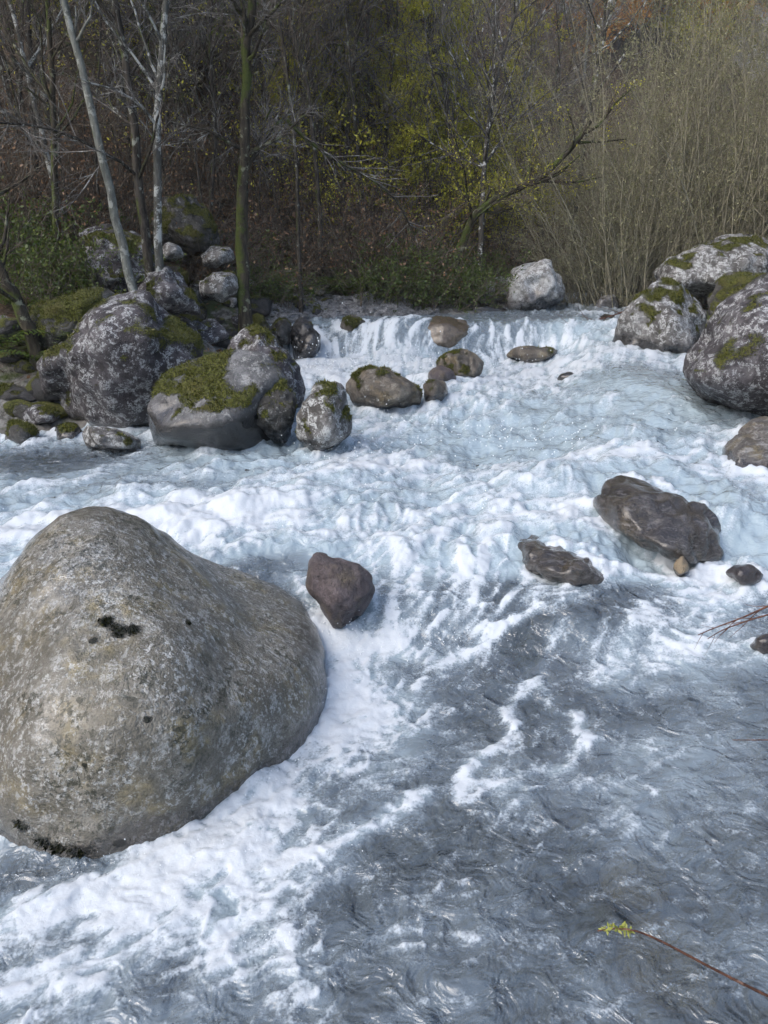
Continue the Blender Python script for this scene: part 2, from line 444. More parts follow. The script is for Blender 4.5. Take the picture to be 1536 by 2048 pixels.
M['cliff'] = rock_mat('cliff', (.52, .50, .48), (.28, .26, .24), (.66, .65, .63), .5, .0, scale=.1)
# ------------------------------------------------------------------ rock shapes
_ico = {}
def ico(level):
    if level not in _ico:
        bm = bmesh.new(); bmesh.ops.create_icosphere(bm, subdivisions=level, radius=1.0)
        V = np.array([v.co[:] for v in bm.verts]); F = np.array([[v.index for v in f.verts] for f in bm.faces])
        E = np.array([[e.verts[0].index, e.verts[1].index] for e in bm.edges]); bm.free()
        deg = np.bincount(E.ravel(), minlength=len(V)).astype(float)
        _ico[level] = (V, F, E, deg)
    return _ico[level]

def lap(V, E, deg, its, k=.6):
    n = len(V)
    for _ in range(its):
        S = np.stack([np.bincount(E[:, 0], V[E[:, 1], c], n) + np.bincount(E[:, 1], V[E[:, 0], c], n) for c in range(3)], 1) / deg[:, None]
        V = V + k * (S - V)
    return V

def vnormals(V, F):
    fn = np.cross(V[F[:, 1]] - V[F[:, 0]], V[F[:, 2]] - V[F[:, 0]])
    N = np.stack([np.bincount(F.ravel(), np.repeat(fn[:, c], 3), len(V)) for c in range(3)], 1)
    return nrm(N)

def hull_planes(pts):
    bm = bmesh.new()
    for p in pts: bm.verts.new(p)
    bmesh.ops.convex_hull(bm, input=list(bm.verts))
    bm.normal_update()
    c = np.mean([v.co[:] for f in bm.faces for v in f.verts], 0)
    N = np.array([f.normal[:] for f in bm.faces]); D = np.array([f.calc_center_median()[:] for f in bm.faces])
    bm.free()
    return N, D, c

def radial(N, D, c, dirs):
    d = np.einsum('ij,ij->i', N, D - c); s = np.sign(np.median(d)); N = N * s; d = d * s
    ok = d > 1e-4; N, d = N[ok], d[ok]
    return np.min(np.where(dirs @ N.T > 1e-4, d / np.maximum(dirs @ N.T, 1e-4), 1e9), 1)

def rock_shape(pts, level=5, smooth=8, amp=.05, crack=.03, seed=0, fr=1.0, cuts=6, extra=None, chip=.09):
    """boulder surface around the hull of a few measured points: edges worn, faces uneven"""
    N, D, c = hull_planes(pts)
    ext = (np.max(pts, 0) - np.min(pts, 0)) / 2
    S, F, E, deg = ico(level)
    dirs = nrm(S * (ext + .15 * ext.max()))
    r = radial(N, D, c, dirs)
    V = dirs * r[:, None]
    rg_ = np.random.default_rng(seed)
    for _ in range(cuts):                                  # broken faces
        n = nrm(rg_.normal(size=3) * [.9, .5, .7] + [0, -.75, .15]); lim = (V @ n).max() * rg_.uniform(.70, .90)
        k = dirs @ n; r = np.where(k > 1e-3, np.minimum(r, lim / np.maximum(k, 1e-3)), r)
    V = dirs * r[:, None]
    if extra is not None:                                  # a second lobe grown into the first
        N2, D2, c2 = hull_planes(extra); r2 = radial(N2, D2, c, dirs); V = dirs * np.maximum(r, r2)[:, None]
    lo, hi = V.min(0), V.max(0)
    V = lap(V, E, deg, smooth)
    V = (V - V.min(0)) / (V.max(0) - V.min(0)) * (hi - lo) + lo
    sz = float(np.cbrt(np.prod(ext)))
    n = vnormals(V, F)
    q = V / sz * fr
    disp = amp * (fbm3(q * 1.1, 3, seed) + .5 * fbm3(q * 3.3, 3, seed + 20)) + crack * (ridged3(q * 1.9 + .4 * fbm3(q * 2, 2, seed + 5)[:, None], 3, seed + 40) - .6)
    disp = disp + .22 * amp * fbm3(q * 11, 3, seed + 60)
    if chip > 0:                                           # flat scars where pieces have broken away, and joints between them
        for cells, am in ((16, 1.0), (60, .45)):
            cc = V[rg_.integers(0, len(V), cells)] / sz; qq = V / sz + .06 * np.stack([noise3(q * 3, seed + 70 + j) for j in range(3)], 1)
            d2 = ((qq[:, None, :] - cc[None]) ** 2).sum(2); ci = d2.argmin(1)
            tilt = rg_.normal(size=(cells, 3)) * .35; off = rg_.uniform(-1, .6, cells)
            disp = disp + chip * am * (off[ci] + np.einsum('ij,ij->i', qq - cc[ci], tilt[ci]) * 2.2)
        w_ = q + .35 * np.stack([noise3(q * 1.7, seed + 80 + j) for j in range(3)], 1)
        disp = disp - chip * 1.1 * np.maximum(0, 1 - 9 * np.abs(noise3(w_ * 1.5, seed + 90))) * sstep(-.1, .25, noise3(q * 1.3, seed + 91))
        dd = np.zeros((len(V), 3)); dd[:, 0] = disp; disp = lap(dd, E, deg, 1, .5)[:, 0]
    return V + n * (disp * sz)[:, None] + c, F

def outline_pts(poly, Yc, t, fs=.62, du=0.0, dv=0.0, back=.6, front=None, tl=0.0):
    poly = np.array(poly, float); c = poly.mean(0)
    P = [at(u, v, Yc + tl * (v - c[1])) for u, v in poly]
    w = poly.max(0) - poly.min(0)
    if front is None:
        # a handful of uneven front corners: few corners give broad broken faces
        rr = np.random.default_rng(int(abs(poly.sum())) % 9973)
        m = len(poly); step = max(1, m // 6)
        for i in range(int(rr.integers(0, step + 1)) % m, m, step):
            u, v = poly[i]; k = float(np.clip(fs + rr.uniform(-.28, .22), .3, .95))
            P.append(at(c[0] + k * (u - c[0]) + du * w[0], c[1] + k * (v - c[1]) + dv * w[1], Yc + tl * k * (v - c[1]) - t * (.62 - .45 * max(0, k - .4)) + rr.uniform(-.06, .06) * t))
    else:
        P += [at(*f) for f in front]
    for u, v in poly:
        P.append(at(c[0] + back * (u - c[0]), c[1] + back * (v - c[1]), Yc + tl * back * (v - c[1]) + t * .6))
    return np.array(P)

ROCKS = []
def rock(name, label, mat, poly, Y=None, t=None, fs=.62, du=0., dv=0., back=.6, front=None, level=5, smooth=8, amp=.06, crack=.035, wet=.12, group=None, fr=1.0, pts=None, cat='rock', foam=1.0, cuts=4, extra=None, chip=.085, tl=0.0, moss=None, stain=0.0):
    seed = len(ROCKS) * 7 + 3
    if pts is None:
        poly = np.array(poly, float)
        wpx = poly[:, 0].max() - poly[:, 0].min()
        i = poly[:, 1].argmax()
        Yb = Y if Y else on_water(poly[i, 0], poly[i, 1])[1]
        if t is None: t = .85 * wpx / FPX * Yb
        Yc = Yb if Y else Yb + .38 * t
        pts = outline_pts(poly, Yc, t, fs, du, dv, back, front, tl)
    V, F = rock_shape(pts, level, max(1, smooth // 3) if extra is None else smooth, amp, crack, seed, fr, cuts, extra, chip)
    ROCKS.append(dict(name=name, label=label, mat=mat, V=V, F=F, wet=wet, group=group, cat=cat, seed=seed, foam=foam, moss_amt=moss, stain=stain))
    return ROCKS[-1]

# the big worn boulder beside the near cascade
hero = [at(*p) for p in [(165, 1022, 3.45), (122, 1042, 3.4), (100, 1068, 3.35), (225, 1026, 3.6), (275, 1042, 3.7), (325, 1082, 3.8), (68, 1118, 3.2), (36, 1188, 3.1), (2, 1262, 3.0), (-50, 1385, 2.95), (-70, 1520, 2.75), (-30, 1640, 2.62),
        (165, 1130, 3.12), (170, 1240, 2.82), (120, 1400, 2.55), (60, 1520, 2.44), (30, 1640, 2.42), (60, 1700, 2.42), (180, 1725, 2.36), (300, 1695, 2.42), (400, 1655, 2.55), (500, 1590, 2.75),
        (250, 1480, 2.40), (380, 1470, 2.48), (330, 1290, 2.72), (430, 1330, 2.85), (480, 1250, 3.25), (430, 1180, 3.6), (540, 1420, 2.95), (200, 1100, 4.2), (0, 1250, 4.2), (400, 1200, 4.4), (-150, 1400, 3.6)]]
hero += [p * [1, 1, 0] + [0, 0, -.5] for p in hero[17:22]] + [np.array([-1.9, 4.2, -.4]), np.array([-.6, 4.4, -.3]), np.array([-1.9, 3, -.4])]
lobe = [at(*p) for p in [(400, 1130, 3.95), (470, 1166, 4.1), (540, 1190, 4.15), (600, 1214, 4.0), (640, 1255, 3.75), (655, 1300, 3.55), (648, 1380, 3.3), (630, 1460, 3.08), (580, 1540, 2.88), (500, 1600, 2.72), (420, 1650, 2.58),
        (300, 1500, 2.55), (480, 1420, 2.72), (560, 1370, 2.98), (350, 1250, 3.1), (500, 1290, 3.3), (250, 1350, 2.8), (250, 1600, 2.6)]]
lobe += [p * [1, 1, 0] + [0, 0, -.5] for p in lobe[3:11]] + [np.array([-1.5, 4.2, -.4]), np.array([-.5, 4.6, -.3]), np.array([-1.6, 2.9, -.4])]
rock('boulder', 'huge smooth grey boulder speckled with lichen and dark pits, beside the near cascade', 'granite', None, pts=np.array(hero), extra=np.array(lobe), cuts=0, chip=0, level=6, smooth=18, amp=.022, crack=.010, wet=.10, cat='boulder')

# boulders of the bank across the water
rock('boulder', 'big rounded purple-grey boulder crusted with white lichen, moss along its top edge', 'lichen_rock',
     [(160,657),(182,632),(237,591),(292,582),(337,598),(365,632),(397,664),(415,691),(400,740),(346,760),(319,800),(280,858),(228,864),(182,858),(128,845),(100,814),(82,773),(84,737),(105,700),(132,673)],
     Y=8.0, t=1.6, fs=.74, dv=.05, du=-.03, moss=.36, level=5, smooth=22, amp=.075, crack=.05, cat='boulder')
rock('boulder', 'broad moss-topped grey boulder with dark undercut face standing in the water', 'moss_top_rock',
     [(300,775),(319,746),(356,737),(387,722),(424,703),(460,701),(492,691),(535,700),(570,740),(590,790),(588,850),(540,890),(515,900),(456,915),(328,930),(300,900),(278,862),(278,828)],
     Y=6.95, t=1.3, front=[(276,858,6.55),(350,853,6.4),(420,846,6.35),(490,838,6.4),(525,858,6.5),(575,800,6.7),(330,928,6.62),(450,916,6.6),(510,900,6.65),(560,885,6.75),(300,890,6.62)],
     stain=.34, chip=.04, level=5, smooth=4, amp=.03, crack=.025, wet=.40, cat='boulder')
rock('rock', 'blocky dark rock with a deep crack, wedged between two mossy boulders by the standing rock', 'mossy_rock',
     [(500,800),(530,772),(570,762),(592,800),(590,850),(580,885),(545,890),(528,862),(508,835)], Y=6.85, t=.5, fs=.75, stain=.25, smooth=5, wet=.22)
rock('rock', 'dark ridge of mossy lichened rock above the moss-topped boulder', 'lichen_rock',
     [(450,705),(462,675),(476,657),(506,646),(533,658),(565,692),(592,725),(608,775),(603,815),(570,800),(500,740)], Y=7.75, t=.9, fs=.7, moss=.5, smooth=7, amp=.08, crack=.06)
rock('rock', 'upright pale lichened rock with a green mossy crown, standing in the stream', 'white_moss_rock',
     [(590,820),(604,790),(622,772),(639,757),(665,749),(684,761),(698,794),(706,832),(706,862),(690,890),(669,905),(643,914),(615,905),(598,886),(590,849)], fs=.66, t=.55, moss=.34, level=5, stain=.12, smooth=9, amp=.06, wet=.10)
rock('rock', 'long angular grey-brown rock lying across the small pool below the falls', 'brown_rock',
     [(690,768),(716,742),(733,734),(770,734),(796,749),(818,755),(840,768),(847,785),(841,808),(818,814),(796,830),(772,823),(729,824),(706,818),(697,794)], fs=.68, t=.6, stain=.10, smooth=5, wet=.08, level=5)
rock('rock', 'pointed brown rock with mossy top at the foot of the ledge', 'brown_rock',
     [(872,722),(897,700),(918,694),(942,707),(966,725),(962,745),(946,768),(927,772),(900,770),(875,755)], fs=.62, t=.6, smooth=5, wet=.1)
rock('rock', 'small rounded pinkish-brown rock leaning on the pointed brown rock', 'slate_rock',
     [(856,745),(865,731),(880,729),(905,740),(916,757),(909,772),(880,776),(860,768)], Y=9.3, t=.4, chip=.02, smooth=10, wet=.1, level=4)
rock('rock', 'small dripping wet brown rock at the end of the long angular rock', 'brown_rock',
     [(844,765),(867,756),(892,764),(899,783),(882,802),(860,820),(850,800)], fs=.6, t=.35, smooth=7, wet=.25, level=4)
rock('rock', 'black wet rock splitting the thin side fall from the main ledge', 'dark_rock',
     [(583,665),(594,641),(622,643),(643,670),(643,690),(626,724),(609,745),(592,725),(583,690)], Y=11.5, t=.7, fs=.7, smooth=5, wet=.6)
rock('rock', 'round grey stone perched on the lip of the waterfall ledge', 'brown_rock',
     [(679,656),(687,637),(708,629),(731,644),(728,662),(700,672)], Y=12.0, t=.4, chip=.02, smooth=9, wet=.12, level=4)
rock('boulder', 'wide tan boulder under a thin sheet of falling water on the ledge', 'tan_rock',
     [(800,668),(830,642),(880,634),(930,642),(962,668),(955,712),(900,728),(830,715)], Y=12.05, t=1.0, chip=.02, smooth=14, wet=.9, foam=.2)
rock('rock', 'low flat brown rock awash in the foam below the ledge', 'brown_rock',
     [(1006,711),(1030,696),(1070,691),(1110,698),(1128,706),(1110,720),(1075,730),(1040,722)], fs=.8, t=.5, smooth=9, wet=.10, level=4)
rock('rock', 'small black rock tip poking out of the white rapid', 'dark_rock',
     [(1108,762),(1125,747),(1146,743),(1149,758),(1135,772)], t=.25, smooth=6, wet=.3, level=4)
rock('boulder', 'bright white rounded boulder at the far bend of the stream', 'white_rock',
     [(1010,565),(1018,540),(1048,522),(1078,515),(1103,525),(1128,547),(1133,575),(1127,602),(1103,618),(1038,632),(1006,626)], Y=14.4, t=1.4, fs=.72, smooth=16, wet=.28, amp=.05, cat='boulder')
rock('rock', 'low dark slab at the foot of the bright white boulder', 'dark_rock',
     [(898,628),(940,608),(990,606),(1020,628),(1010,640),(950,642)], Y=13.9, t=.7, smooth=6, wet=.3, level=4)
rock('boulder', 'tall triangular lichened boulder with sharp apex at the water edge opposite the falls', 'white_moss_rock',
     [(1218,685),(1234,654),(1264,621),(1289,577),(1308,555),(1330,553),(1352,566),(1381,581),(1395,610),(1412,654),(1410,690),(1381,715),(1348,720),(1304,718),(1256,712),(1225,705)],
     Y=11.2, t=1.6, front=[(1222,690,10.9),(1260,700,10.75),(1305,712,10.55),(1345,716,10.45),(1385,712,10.6),(1310,615,10.75),(1290,640,10.7),(1335,640,10.6),(1375,640,10.75)], stain=.20, smooth=7, amp=.07, crack=.06, wet=.22, level=5, cat='boulder')
rock('boulder', 'massive overhanging lichen-spotted boulder leaning out over the rapid', 'lichen_rock',
     [(1366,753),(1379,716),(1404,679),(1437,639),(1476,599),(1536,560),(1640,535),(1760,600),(1790,740),(1700,840),(1600,850),(1536,846),(1505,850),(1472,842),(1432,824),(1392,799),(1374,778)],
     Y=7.9, t=2.0, fs=.72, moss=.12, smooth=14, amp=.055, crack=.045, wet=.0, level=5, cat='boulder')
rock('boulder', 'smooth tan-grey boulder wedged under the overhanging boulder', 'shelf_rock',
     [(1437,908),(1456,881),(1490,853),(1536,835),(1610,830),(1660,900),(1640,985),(1536,995),(1494,980),(1458,965),(1437,935)], Y=6.35, t=.9, tl=-.0042, fs=.75, smooth=14, wet=.12)
rock('boulder', 'pale mossy boulder behind the massive overhanging one', 'mossy_rock',
     [(1405,600),(1430,562),(1480,545),(1545,540),(1620,600),(1580,690),(1480,700),(1415,660)], Y=11.4, t=1.4, smooth=8, wet=.1)
rock('boulder', 'broad white boulder with mossy shoulder among the willow stems', 'white_moss_rock',
     [(1300,545),(1340,508),(1400,483),(1460,469),(1512,474),(1560,500),(1570,570),(1480,590),(1400,590),(1320,580)], Y=13.5, t=1.6, smooth=8, wet=.0)
rock('rock', 'low dark mossy rock below overhanging twigs at the bend', 'mossy_rock',
     [(1144,663),(1176,641),(1205,629),(1236,634),(1244,660),(1205,668),(1168,672)], Y=12.8, t=.7, smooth=8, wet=.15, level=4)
rock('rock', 'small pale stone under the willow twigs by the far white water', 'white_rock',
     [(1186,618),(1196,596),(1222,586),(1242,600),(1238,628),(1205,634)], Y=14.6, t=.5, smooth=8, wet=.2, level=4)
rock('boulder', 'long wet shelf-like boulder with pale veins and water sliding over its back', 'shelf_rock',
     [(1188,990),(1203,960),(1234,943),(1278,948),(1330,976),(1384,998),(1432,1031),(1460,1071),(1480,1122),(1472,1140),(1403,1135),(1330,1115),(1260,1085),(1228,1040),(1205,1030)],
     Y=4.95, t=.55, tl=-.0052, fs=.72, smooth=12, amp=.04, crack=.03, wet=.55, cat='boulder', level=5)
rock('rock', 'low wet brown rock half drowned in front of the shelf-like boulder', 'shelf_rock',
     [(1005,1103),(1033,1077),(1066,1068),(1110,1082),(1160,1113),(1200,1138),(1236,1165),(1190,1186),(1146,1180),(1092,1156),(1030,1130)], Y=4.5, t=.45, tl=-.0045, fs=.75, smooth=12, wet=.55, level=5)
rock('rock', 'small pale stone in the froth below the shelf-like boulder', 'tan_rock', [(1344,1135),(1350,1118),(1366,1112),(1378,1125),(1376,1152),(1356,1158)], t=.12, smooth=6, wet=.05, level=4)
rock('rock', 'small dark purple wet rock at the end of the shelf-like boulder', 'slate_rock', [(1448,1145),(1470,1130),(1505,1130),(1528,1150),(1520,1185),(1480,1180)], t=.25, smooth=8, wet=.3, level=4)
rock('rock', 'dark wet stone under the leafless twigs by the froth', 'slate_rock', [(1496,1295),(1510,1272),(1545,1266),(1600,1280),(1590,1320),(1520,1315)], t=.25, smooth=8, wet=.3, level=4)
rock('rock', 'angular purple-brown rock jammed at the lip of the near cascade', 'slate_rock',
     [(593,1142),(613,1115),(635,1106),(672,1110),(718,1128),(752,1153),(753,1182),(732,1210),(716,1250),(680,1280),(660,1255),(635,1205)],
     Y=3.98, t=.45, front=[(600,1150,3.86),(640,1150,3.75),(700,1165,3.72),(735,1185,3.8),(670,1215,3.7),(690,1240,3.75),(672,1268,3.78)], smooth=1, amp=.02, crack=.02, chip=.06, cuts=9, wet=.10, level=5)
rock('rock', 'low pale rock barely breaking the water beside the moss-topped boulder', 'shelf_rock', [(380,968),(440,942),(490,930),(525,934),(540,952),(490,972),(420,982)], Y=6.2, t=.5, smooth=12, wet=.1, level=4, foam=.3)
rock('rock', 'flat submerged rock ripple in the smooth water before the bank', 'shelf_rock', [(185,995),(240,978),(310,978),(340,992),(280,1010),(210,1010)], Y=5.75, t=.4, smooth=12, wet=.2, level=4, foam=.3)
# left bank
rock('boulder', 'flat-topped mossy slab with fallen leaves, left of the big rounded boulder', 'mossy_rock',
     [(56,640),(80,603),(150,584),(200,582),(232,596),(226,640),(160,690),(105,705),(70,700)], Y=9.2, t=1.2, smooth=7, wet=0)
rock('rock', 'flat dark ledge stone under hanging ferns on the bank', 'dark_rock', [(-40,775),(27,766),(82,775),(95,800),(70,822),(-40,825)], Y=8.3, t=.6, smooth=6, wet=.1, level=4)
rock('rock', 'grey oblong stone beneath the big rounded boulder', 'lichen_rock', [(44,832),(58,810),(105,810),(120,832),(110,856),(62,856)], Y=7.9, t=.5, smooth=8, wet=.1, level=4)
rock('rock', 'green moss-covered stone at the calm water edge', 'mossy_rock', [(8,895),(20,842),(46,842),(84,862),(80,895),(45,902)], Y=7.4, t=.5, smooth=8, wet=.06, level=4)
rock('rock', 'dark mossy stone in the shadow under the big rounded boulder', 'mossy_rock', [(105,888),(115,850),(150,845),(168,870),(160,895)], Y=7.5, t=.4, smooth=8, wet=.1, level=4)
rock('rock', 'pale broken rock at the water edge under the big rounded boulder', 'white_moss_rock', [(162,868),(172,847),(200,850),(240,862),(282,880),(284,908),(228,908),(176,898)], t=.5, smooth=4, wet=.08)
rock('rock', 'flat grey paving-like stone among ferns on the bank', 'lichen_rock', [(0,738),(20,722),(58,714),(66,730),(40,748),(4,752)], Y=9.0, t=.5, smooth=5, wet=0, level=4)
rock('rock', 'small greenish slab stone below the flat grey stone', 'mossy_rock', [(44,772),(55,758),(84,756),(92,770),(70,782)], Y=8.6, t=.4, smooth=5, wet=0, level=4)
rock('boulder', 'dark hollowed boulder with mossy brow beneath the leaning pale trunk', 'lichen_rock',
     [(152,530),(158,470),(175,452),(225,450),(268,468),(302,492),(312,560),(275,600),(200,600),(160,570)], Y=11.0, t=1.6, smooth=6, amp=.09, crack=.08, wet=0)
rock('boulder', 'pointed mossy boulder at the top of the rubble slope', 'mossy_rock',
     [(296,440),(323,397),(352,384),(380,388),(408,415),(440,470),(436,505),(380,510),(318,480)], Y=12.2, t=1.2, smooth=6, amp=.08, crack=.06, wet=0)
rock('rock', 'slanting grey rock at the foot of the lichened twin trunks', 'lichen_rock',
     [(268,575),(298,545),(330,534),(362,545),(392,592),(402,630),(350,625),(290,610)], Y=9.9, t=.8, smooth=5, amp=.07, crack=.06, wet=0)
rock('rock', 'pale-topped blocky rock beside the thick mossy trunk', 'white_moss_rock',
     [(398,562),(425,540),(470,548),(482,580),(445,602),(404,590)], Y=10.8, t=.7, smooth=5, wet=0, level=4)
rock('rock', 'pale grey rock high in the rubble beside the pointed mossy boulder', 'white_moss_rock', [(400,510),(425,494),(460,496),(470,520),(440,532),(408,530)], Y=11.8, t=.6, smooth=5, wet=0, level=4)
rock('rock', 'pale boulder end showing through the stems by the lichened twin trunks', 'white_moss_rock', [(318,500),(335,480),(362,486),(372,510),(350,524),(324,520)], Y=11.2, t=.6, smooth=5, wet=0, level=4)
rock('rock', 'small white stone among the leaves behind the flat-topped mossy slab', 'white_rock', [(56,605),(62,578),(78,570),(92,580),(90,605)], Y=10.2, t=.3, smooth=7, wet=0, level=4)
rock('rock', 'pale block of stone at the frame of the bank beside the mossy leaning root', 'white_moss_rock', [(-60,670),(-40,640),(10,632),(48,650),(40,690),(-50,700)], Y=9.4, t=.8, smooth=6, wet=0, level=4)
rock('rock', 'dark mossy stone where the thin side fall leaves the upper pool', 'mossy_rock', [(535,660),(548,640),(572,636),(584,655),(578,690),(548,690)], Y=11.6, t=.5, smooth=7, wet=.15, level=4)
rock('rock', 'moss-draped stone at the foot of the bank below the ferns', 'mossy_rock', [(815,610),(824,575),(845,562),(870,580),(876,615),(845,628)], Y=13.7, t=.6, smooth=9, wet=.05, level=4)

# loose rubble on the bank
_rng = np.random.default_rng(5)
def rubble(cnt, box, size, mats, label, group):
    for k in range(cnt):
        u, v = _rng.uniform(box[0], box[2]), _rng.uniform(box[1], box[3])
        p = on_ground(u, v, 7.0)
        s = size * _rng.uniform(.55, 1.35)
        q = nrm(_rng.normal(size=(12, 3))) * _rng.uniform(.75, 1.1, (12, 1)) * s * np.array([_rng.uniform(.8, 1.3), _rng.uniform(.7, 1.1), _rng.uniform(.5, .8)])
        rock('rubble_stone', label, mats[_rng.integers(len(mats))], None, pts=q + p + [0, 0, .15 * s], level=3, smooth=2, amp=.06, crack=.05, wet=0.05, group=group, cat='stone')
rubble(34, (330, 500, 560, 640), .20, ['lichen_rock', 'white_moss_rock', 'white_rock', 'mossy_rock', 'lichen_rock'], 'angular stone in the rubble slope between the mossy trunk and the boulders', 'rubble stones on the bank')
rubble(10, (0, 600, 100, 760), .18, ['lichen_rock', 'mossy_rock', 'dark_rock'], 'dark stone lying among ferns on the shaded bank', 'stones among the ferns')
rubble(16, (300, 590, 470, 690), .30, ['mossy_rock', 'lichen_rock', 'dark_rock'], 'large dark mossy stone packed behind the big rounded boulder', 'stones packed behind the rounded boulder')
rubble(14, (-20, 640, 130, 860), .27, ['mossy_rock', 'dark_rock', 'lichen_rock'], 'shadowed mossy stone packed along the calm water bank', 'stones along the calm bank')
rubble(16, (150, 470, 480, 600), .34, ['lichen_rock', 'mossy_rock', 'white_moss_rock'], 'large angular rock of the pile below the dark wood', 'large rocks of the pile')
rubble(12, (470, 590, 600, 690), .24, ['mossy_rock', 'lichen_rock', 'dark_rock'], 'mossy stone between the thick trunk and the thin side fall', 'stones by the thin side fall')
rubble(10, (385, 640, 470, 700), .17, ['mossy_rock', 'dark_rock', 'dark_rock'], 'dark mossy cobble stacked between the two mossy boulders', 'cobbles between the boulders')
rubble(16, (930, 565, 1012, 615), .17, ['white_rock', 'lichen_rock', 'dark_rock'], 'broken pale stone heaped against the bright white boulder', 'stones heaped by the white boulder')
rubble(14, (560, 590, 660, 632), .15, ['mossy_rock', 'lichen_rock', 'white_moss_rock'], 'mossy cobble on the gravel bank beside the upper pool', 'cobbles on the gravel bank')
rubble(12, (1180, 560, 1330, 620), .2, ['white_moss_rock', 'white_rock', 'mossy_rock'], 'stone half hidden under the willow stems', 'stones under the willows')

# stones of the river bed that show through the clear near water
for k in range(30):
    x, y = _rng.uniform(-.3, 2.2), _rng.uniform(1.5, 4.0)
    s = _rng.uniform(.10, .26)
    z = float(water_base(x, y)) - s * .62 - .14
    q = nrm(_rng.normal(size=(14, 3))) * _rng.uniform(.8, 1.1, (14, 1)) * s * np.array([_rng.uniform(.9, 1.4), 1, .62])
    rock('cobble', 'blurred stone lying under the clear near water', ['bed_stone', 'bed_stone', 'slate_rock', 'tan_rock', 'bed_stone'][k % 5], None, pts=q + [x, y, z], level=3, smooth=4, chip=0, wet=0, group='submerged stones in the near water', cat='stone', foam=0)
rock('boulder', 'drowned dark grey boulder with a thin film of water over it', 'bed_stone', [(640,2075),(690,1985),(780,1940),(880,1935),(980,1980),(1030,2075),(900,2140),(760,2140)], Y=2.12, t=.7, smooth=14, wet=.0, level=5, foam=0, cat='boulder')
rock('boulder', 'drowned rock slab under the sliding water below the shelf-like boulder', 'slate_rock', [(1000,1380),(1100,1308),(1250,1293),(1360,1323),(1340,1400),(1200,1430),(1060,1420)], Y=4.05, t=.8, smooth=14, wet=.0, level=5, foam=0, cat='boulder')
rock('rock', 'drowned dark rock behind the falling water under the purple-brown rock', 'slate_rock', [(690,1370),(720,1315),(800,1300),(900,1305),(950,1350),(900,1370),(780,1380)], Y=3.95, t=.5, smooth=10, wet=.3, level=5, foam=0)
# ------------------------------------------------------------------ ground sheet (hillside, banks and river bed)
def spaced(lo, a, b, hi, fine, grow=1.07):
    mid = list(np.arange(a, b, fine)); up = [b]; s = fine
    while up[-1] < hi: s *= grow; up.append(up[-1] + s)
    dn = [a]; s = fine
    while dn[-1] > lo: s *= grow; dn.append(dn[-1] - s)
    return np.array(dn[:0:-1] + mid + up)
gx = spaced(-90, -5, 6.5, 130, .085); gy = spaced(-6, 1, 15, 150, .085)
GX, GY = np.meshgrid(gx, gy); GZ = ground_z(GX, GY)
nx, ny = len(gx), len(gy)
I = np.arange(nx * ny).reshape(ny, nx)
GF = np.stack([I[:-1, :-1], I[:-1, 1:], I[1:, 1:], I[1:, :-1]], -1).reshape(-1, 4)
SD = river_sd(GX, GY)
side_ = (GX > 1.5 + .45 * GY).astype(float)
shore = (1 - sstep(.5, 2.6 , SD + .8 * fbm2(GX * .9, GY * .9, 3, 4))) * (1 - .55 * side_)
tag(mesh_obj('ground', np.stack([GX, GY, GZ], -1).reshape(-1, 3), GF, M['ground'], attrs=dict(shore=shore.ravel(), bed=(1 - sstep(-.25, .1, SD)).ravel())), kind='structure')

# ------------------------------------------------------------------ the river surface
def pl(*p): return [on_water(u, v)[:2] for u, v in p]
GUIDES = [pl(*g) for g in [
    [(1190,605),(1150,645),(1100,720),(950,850),(700,980),(400,1050),(0,1090)], [(1400,740),(1350,830),(1150,950),(800,1040),(300,1100)],
    [(700,646),(690,700),(680,745)], [(860,646),(850,700),(840,745)], [(1000,646),(985,700),(960,760)], [(620,642),(640,700),(650,745)],
    [(1500,930),(1300,940),(1100,1020),(900,1080),(780,1180),(740,1290)], [(1536,1050),(1400,1180),(1200,1200),(1050,1240),(900,1320),(700,1480),(500,1620),(250,1740),(0,1900)],
    [(1536,1350),(1300,1420),(1050,1560),(800,1680),(500,1820),(200,2000)], [(1536,1700),(1200,1780),(900,1880),(600,2000)], [(280,905),(150,930),(0,945)], [(560,1000),(300,960),(0,1010)], [(1000,1090),(950,1160),(900,1290)]]]
fgx = np.arange(-12, 16, .1); fgy = np.arange(0, 36, .1)
FX, FY = np.meshgrid(fgx, fgy); FU = np.full(FX.shape, -.02); FV = np.full(FX.shape, -.06)
for g in GUIDES:
    for (ax, ay), (bx, by) in zip(g[:-1], g[1:]):
        dx, dy = bx - ax, by - ay; L = math.hypot(dx, dy)
        if L < 1e-3: continue
        t = np.clip(((FX - ax) * dx + (FY - ay) * dy) / (L * L), 0, 1)
        d2 = (FX - ax - t * dx) ** 2 + (FY - ay - t * dy) ** 2
        wgt = np.exp(-d2 / (.22 + .05 * ay) ** 2 / 2) + .02 / (1 + d2 * 4)
        FU += wgt * dx / L; FV += wgt * dy / L
_l = np.hypot(FU, FV); FU /= _l; FV /= _l
_e = .02; _ps = lambda a, b: fbm2(a * .9, b * .9, 3, 55)                   # eddies
FU = FU + .32 * (_ps(FX, FY + _e) - _ps(FX, FY - _e)) / (2 * _e); FV = FV - .32 * (_ps(FX + _e, FY) - _ps(FX - _e, FY)) / (2 * _e)
_l = np.hypot(FU, FV) + .15; FU /= _l; FV /= _l
def flow(x, y):
    a = np.clip((x + 12) / .1, 0, len(fgx) - 2.01); b = np.clip(y / .1, 0, len(fgy) - 2.01)
    i = a.astype(int); j = b.astype(int); fa = a - i; fb = b - j
    def s(A): return (A[j, i] * (1 - fa) + A[j, i + 1] * fa) * (1 - fb) + (A[j + 1, i] * (1 - fa) + A[j + 1, i + 1] * fa) * fb
    return s(FU), s(FV)

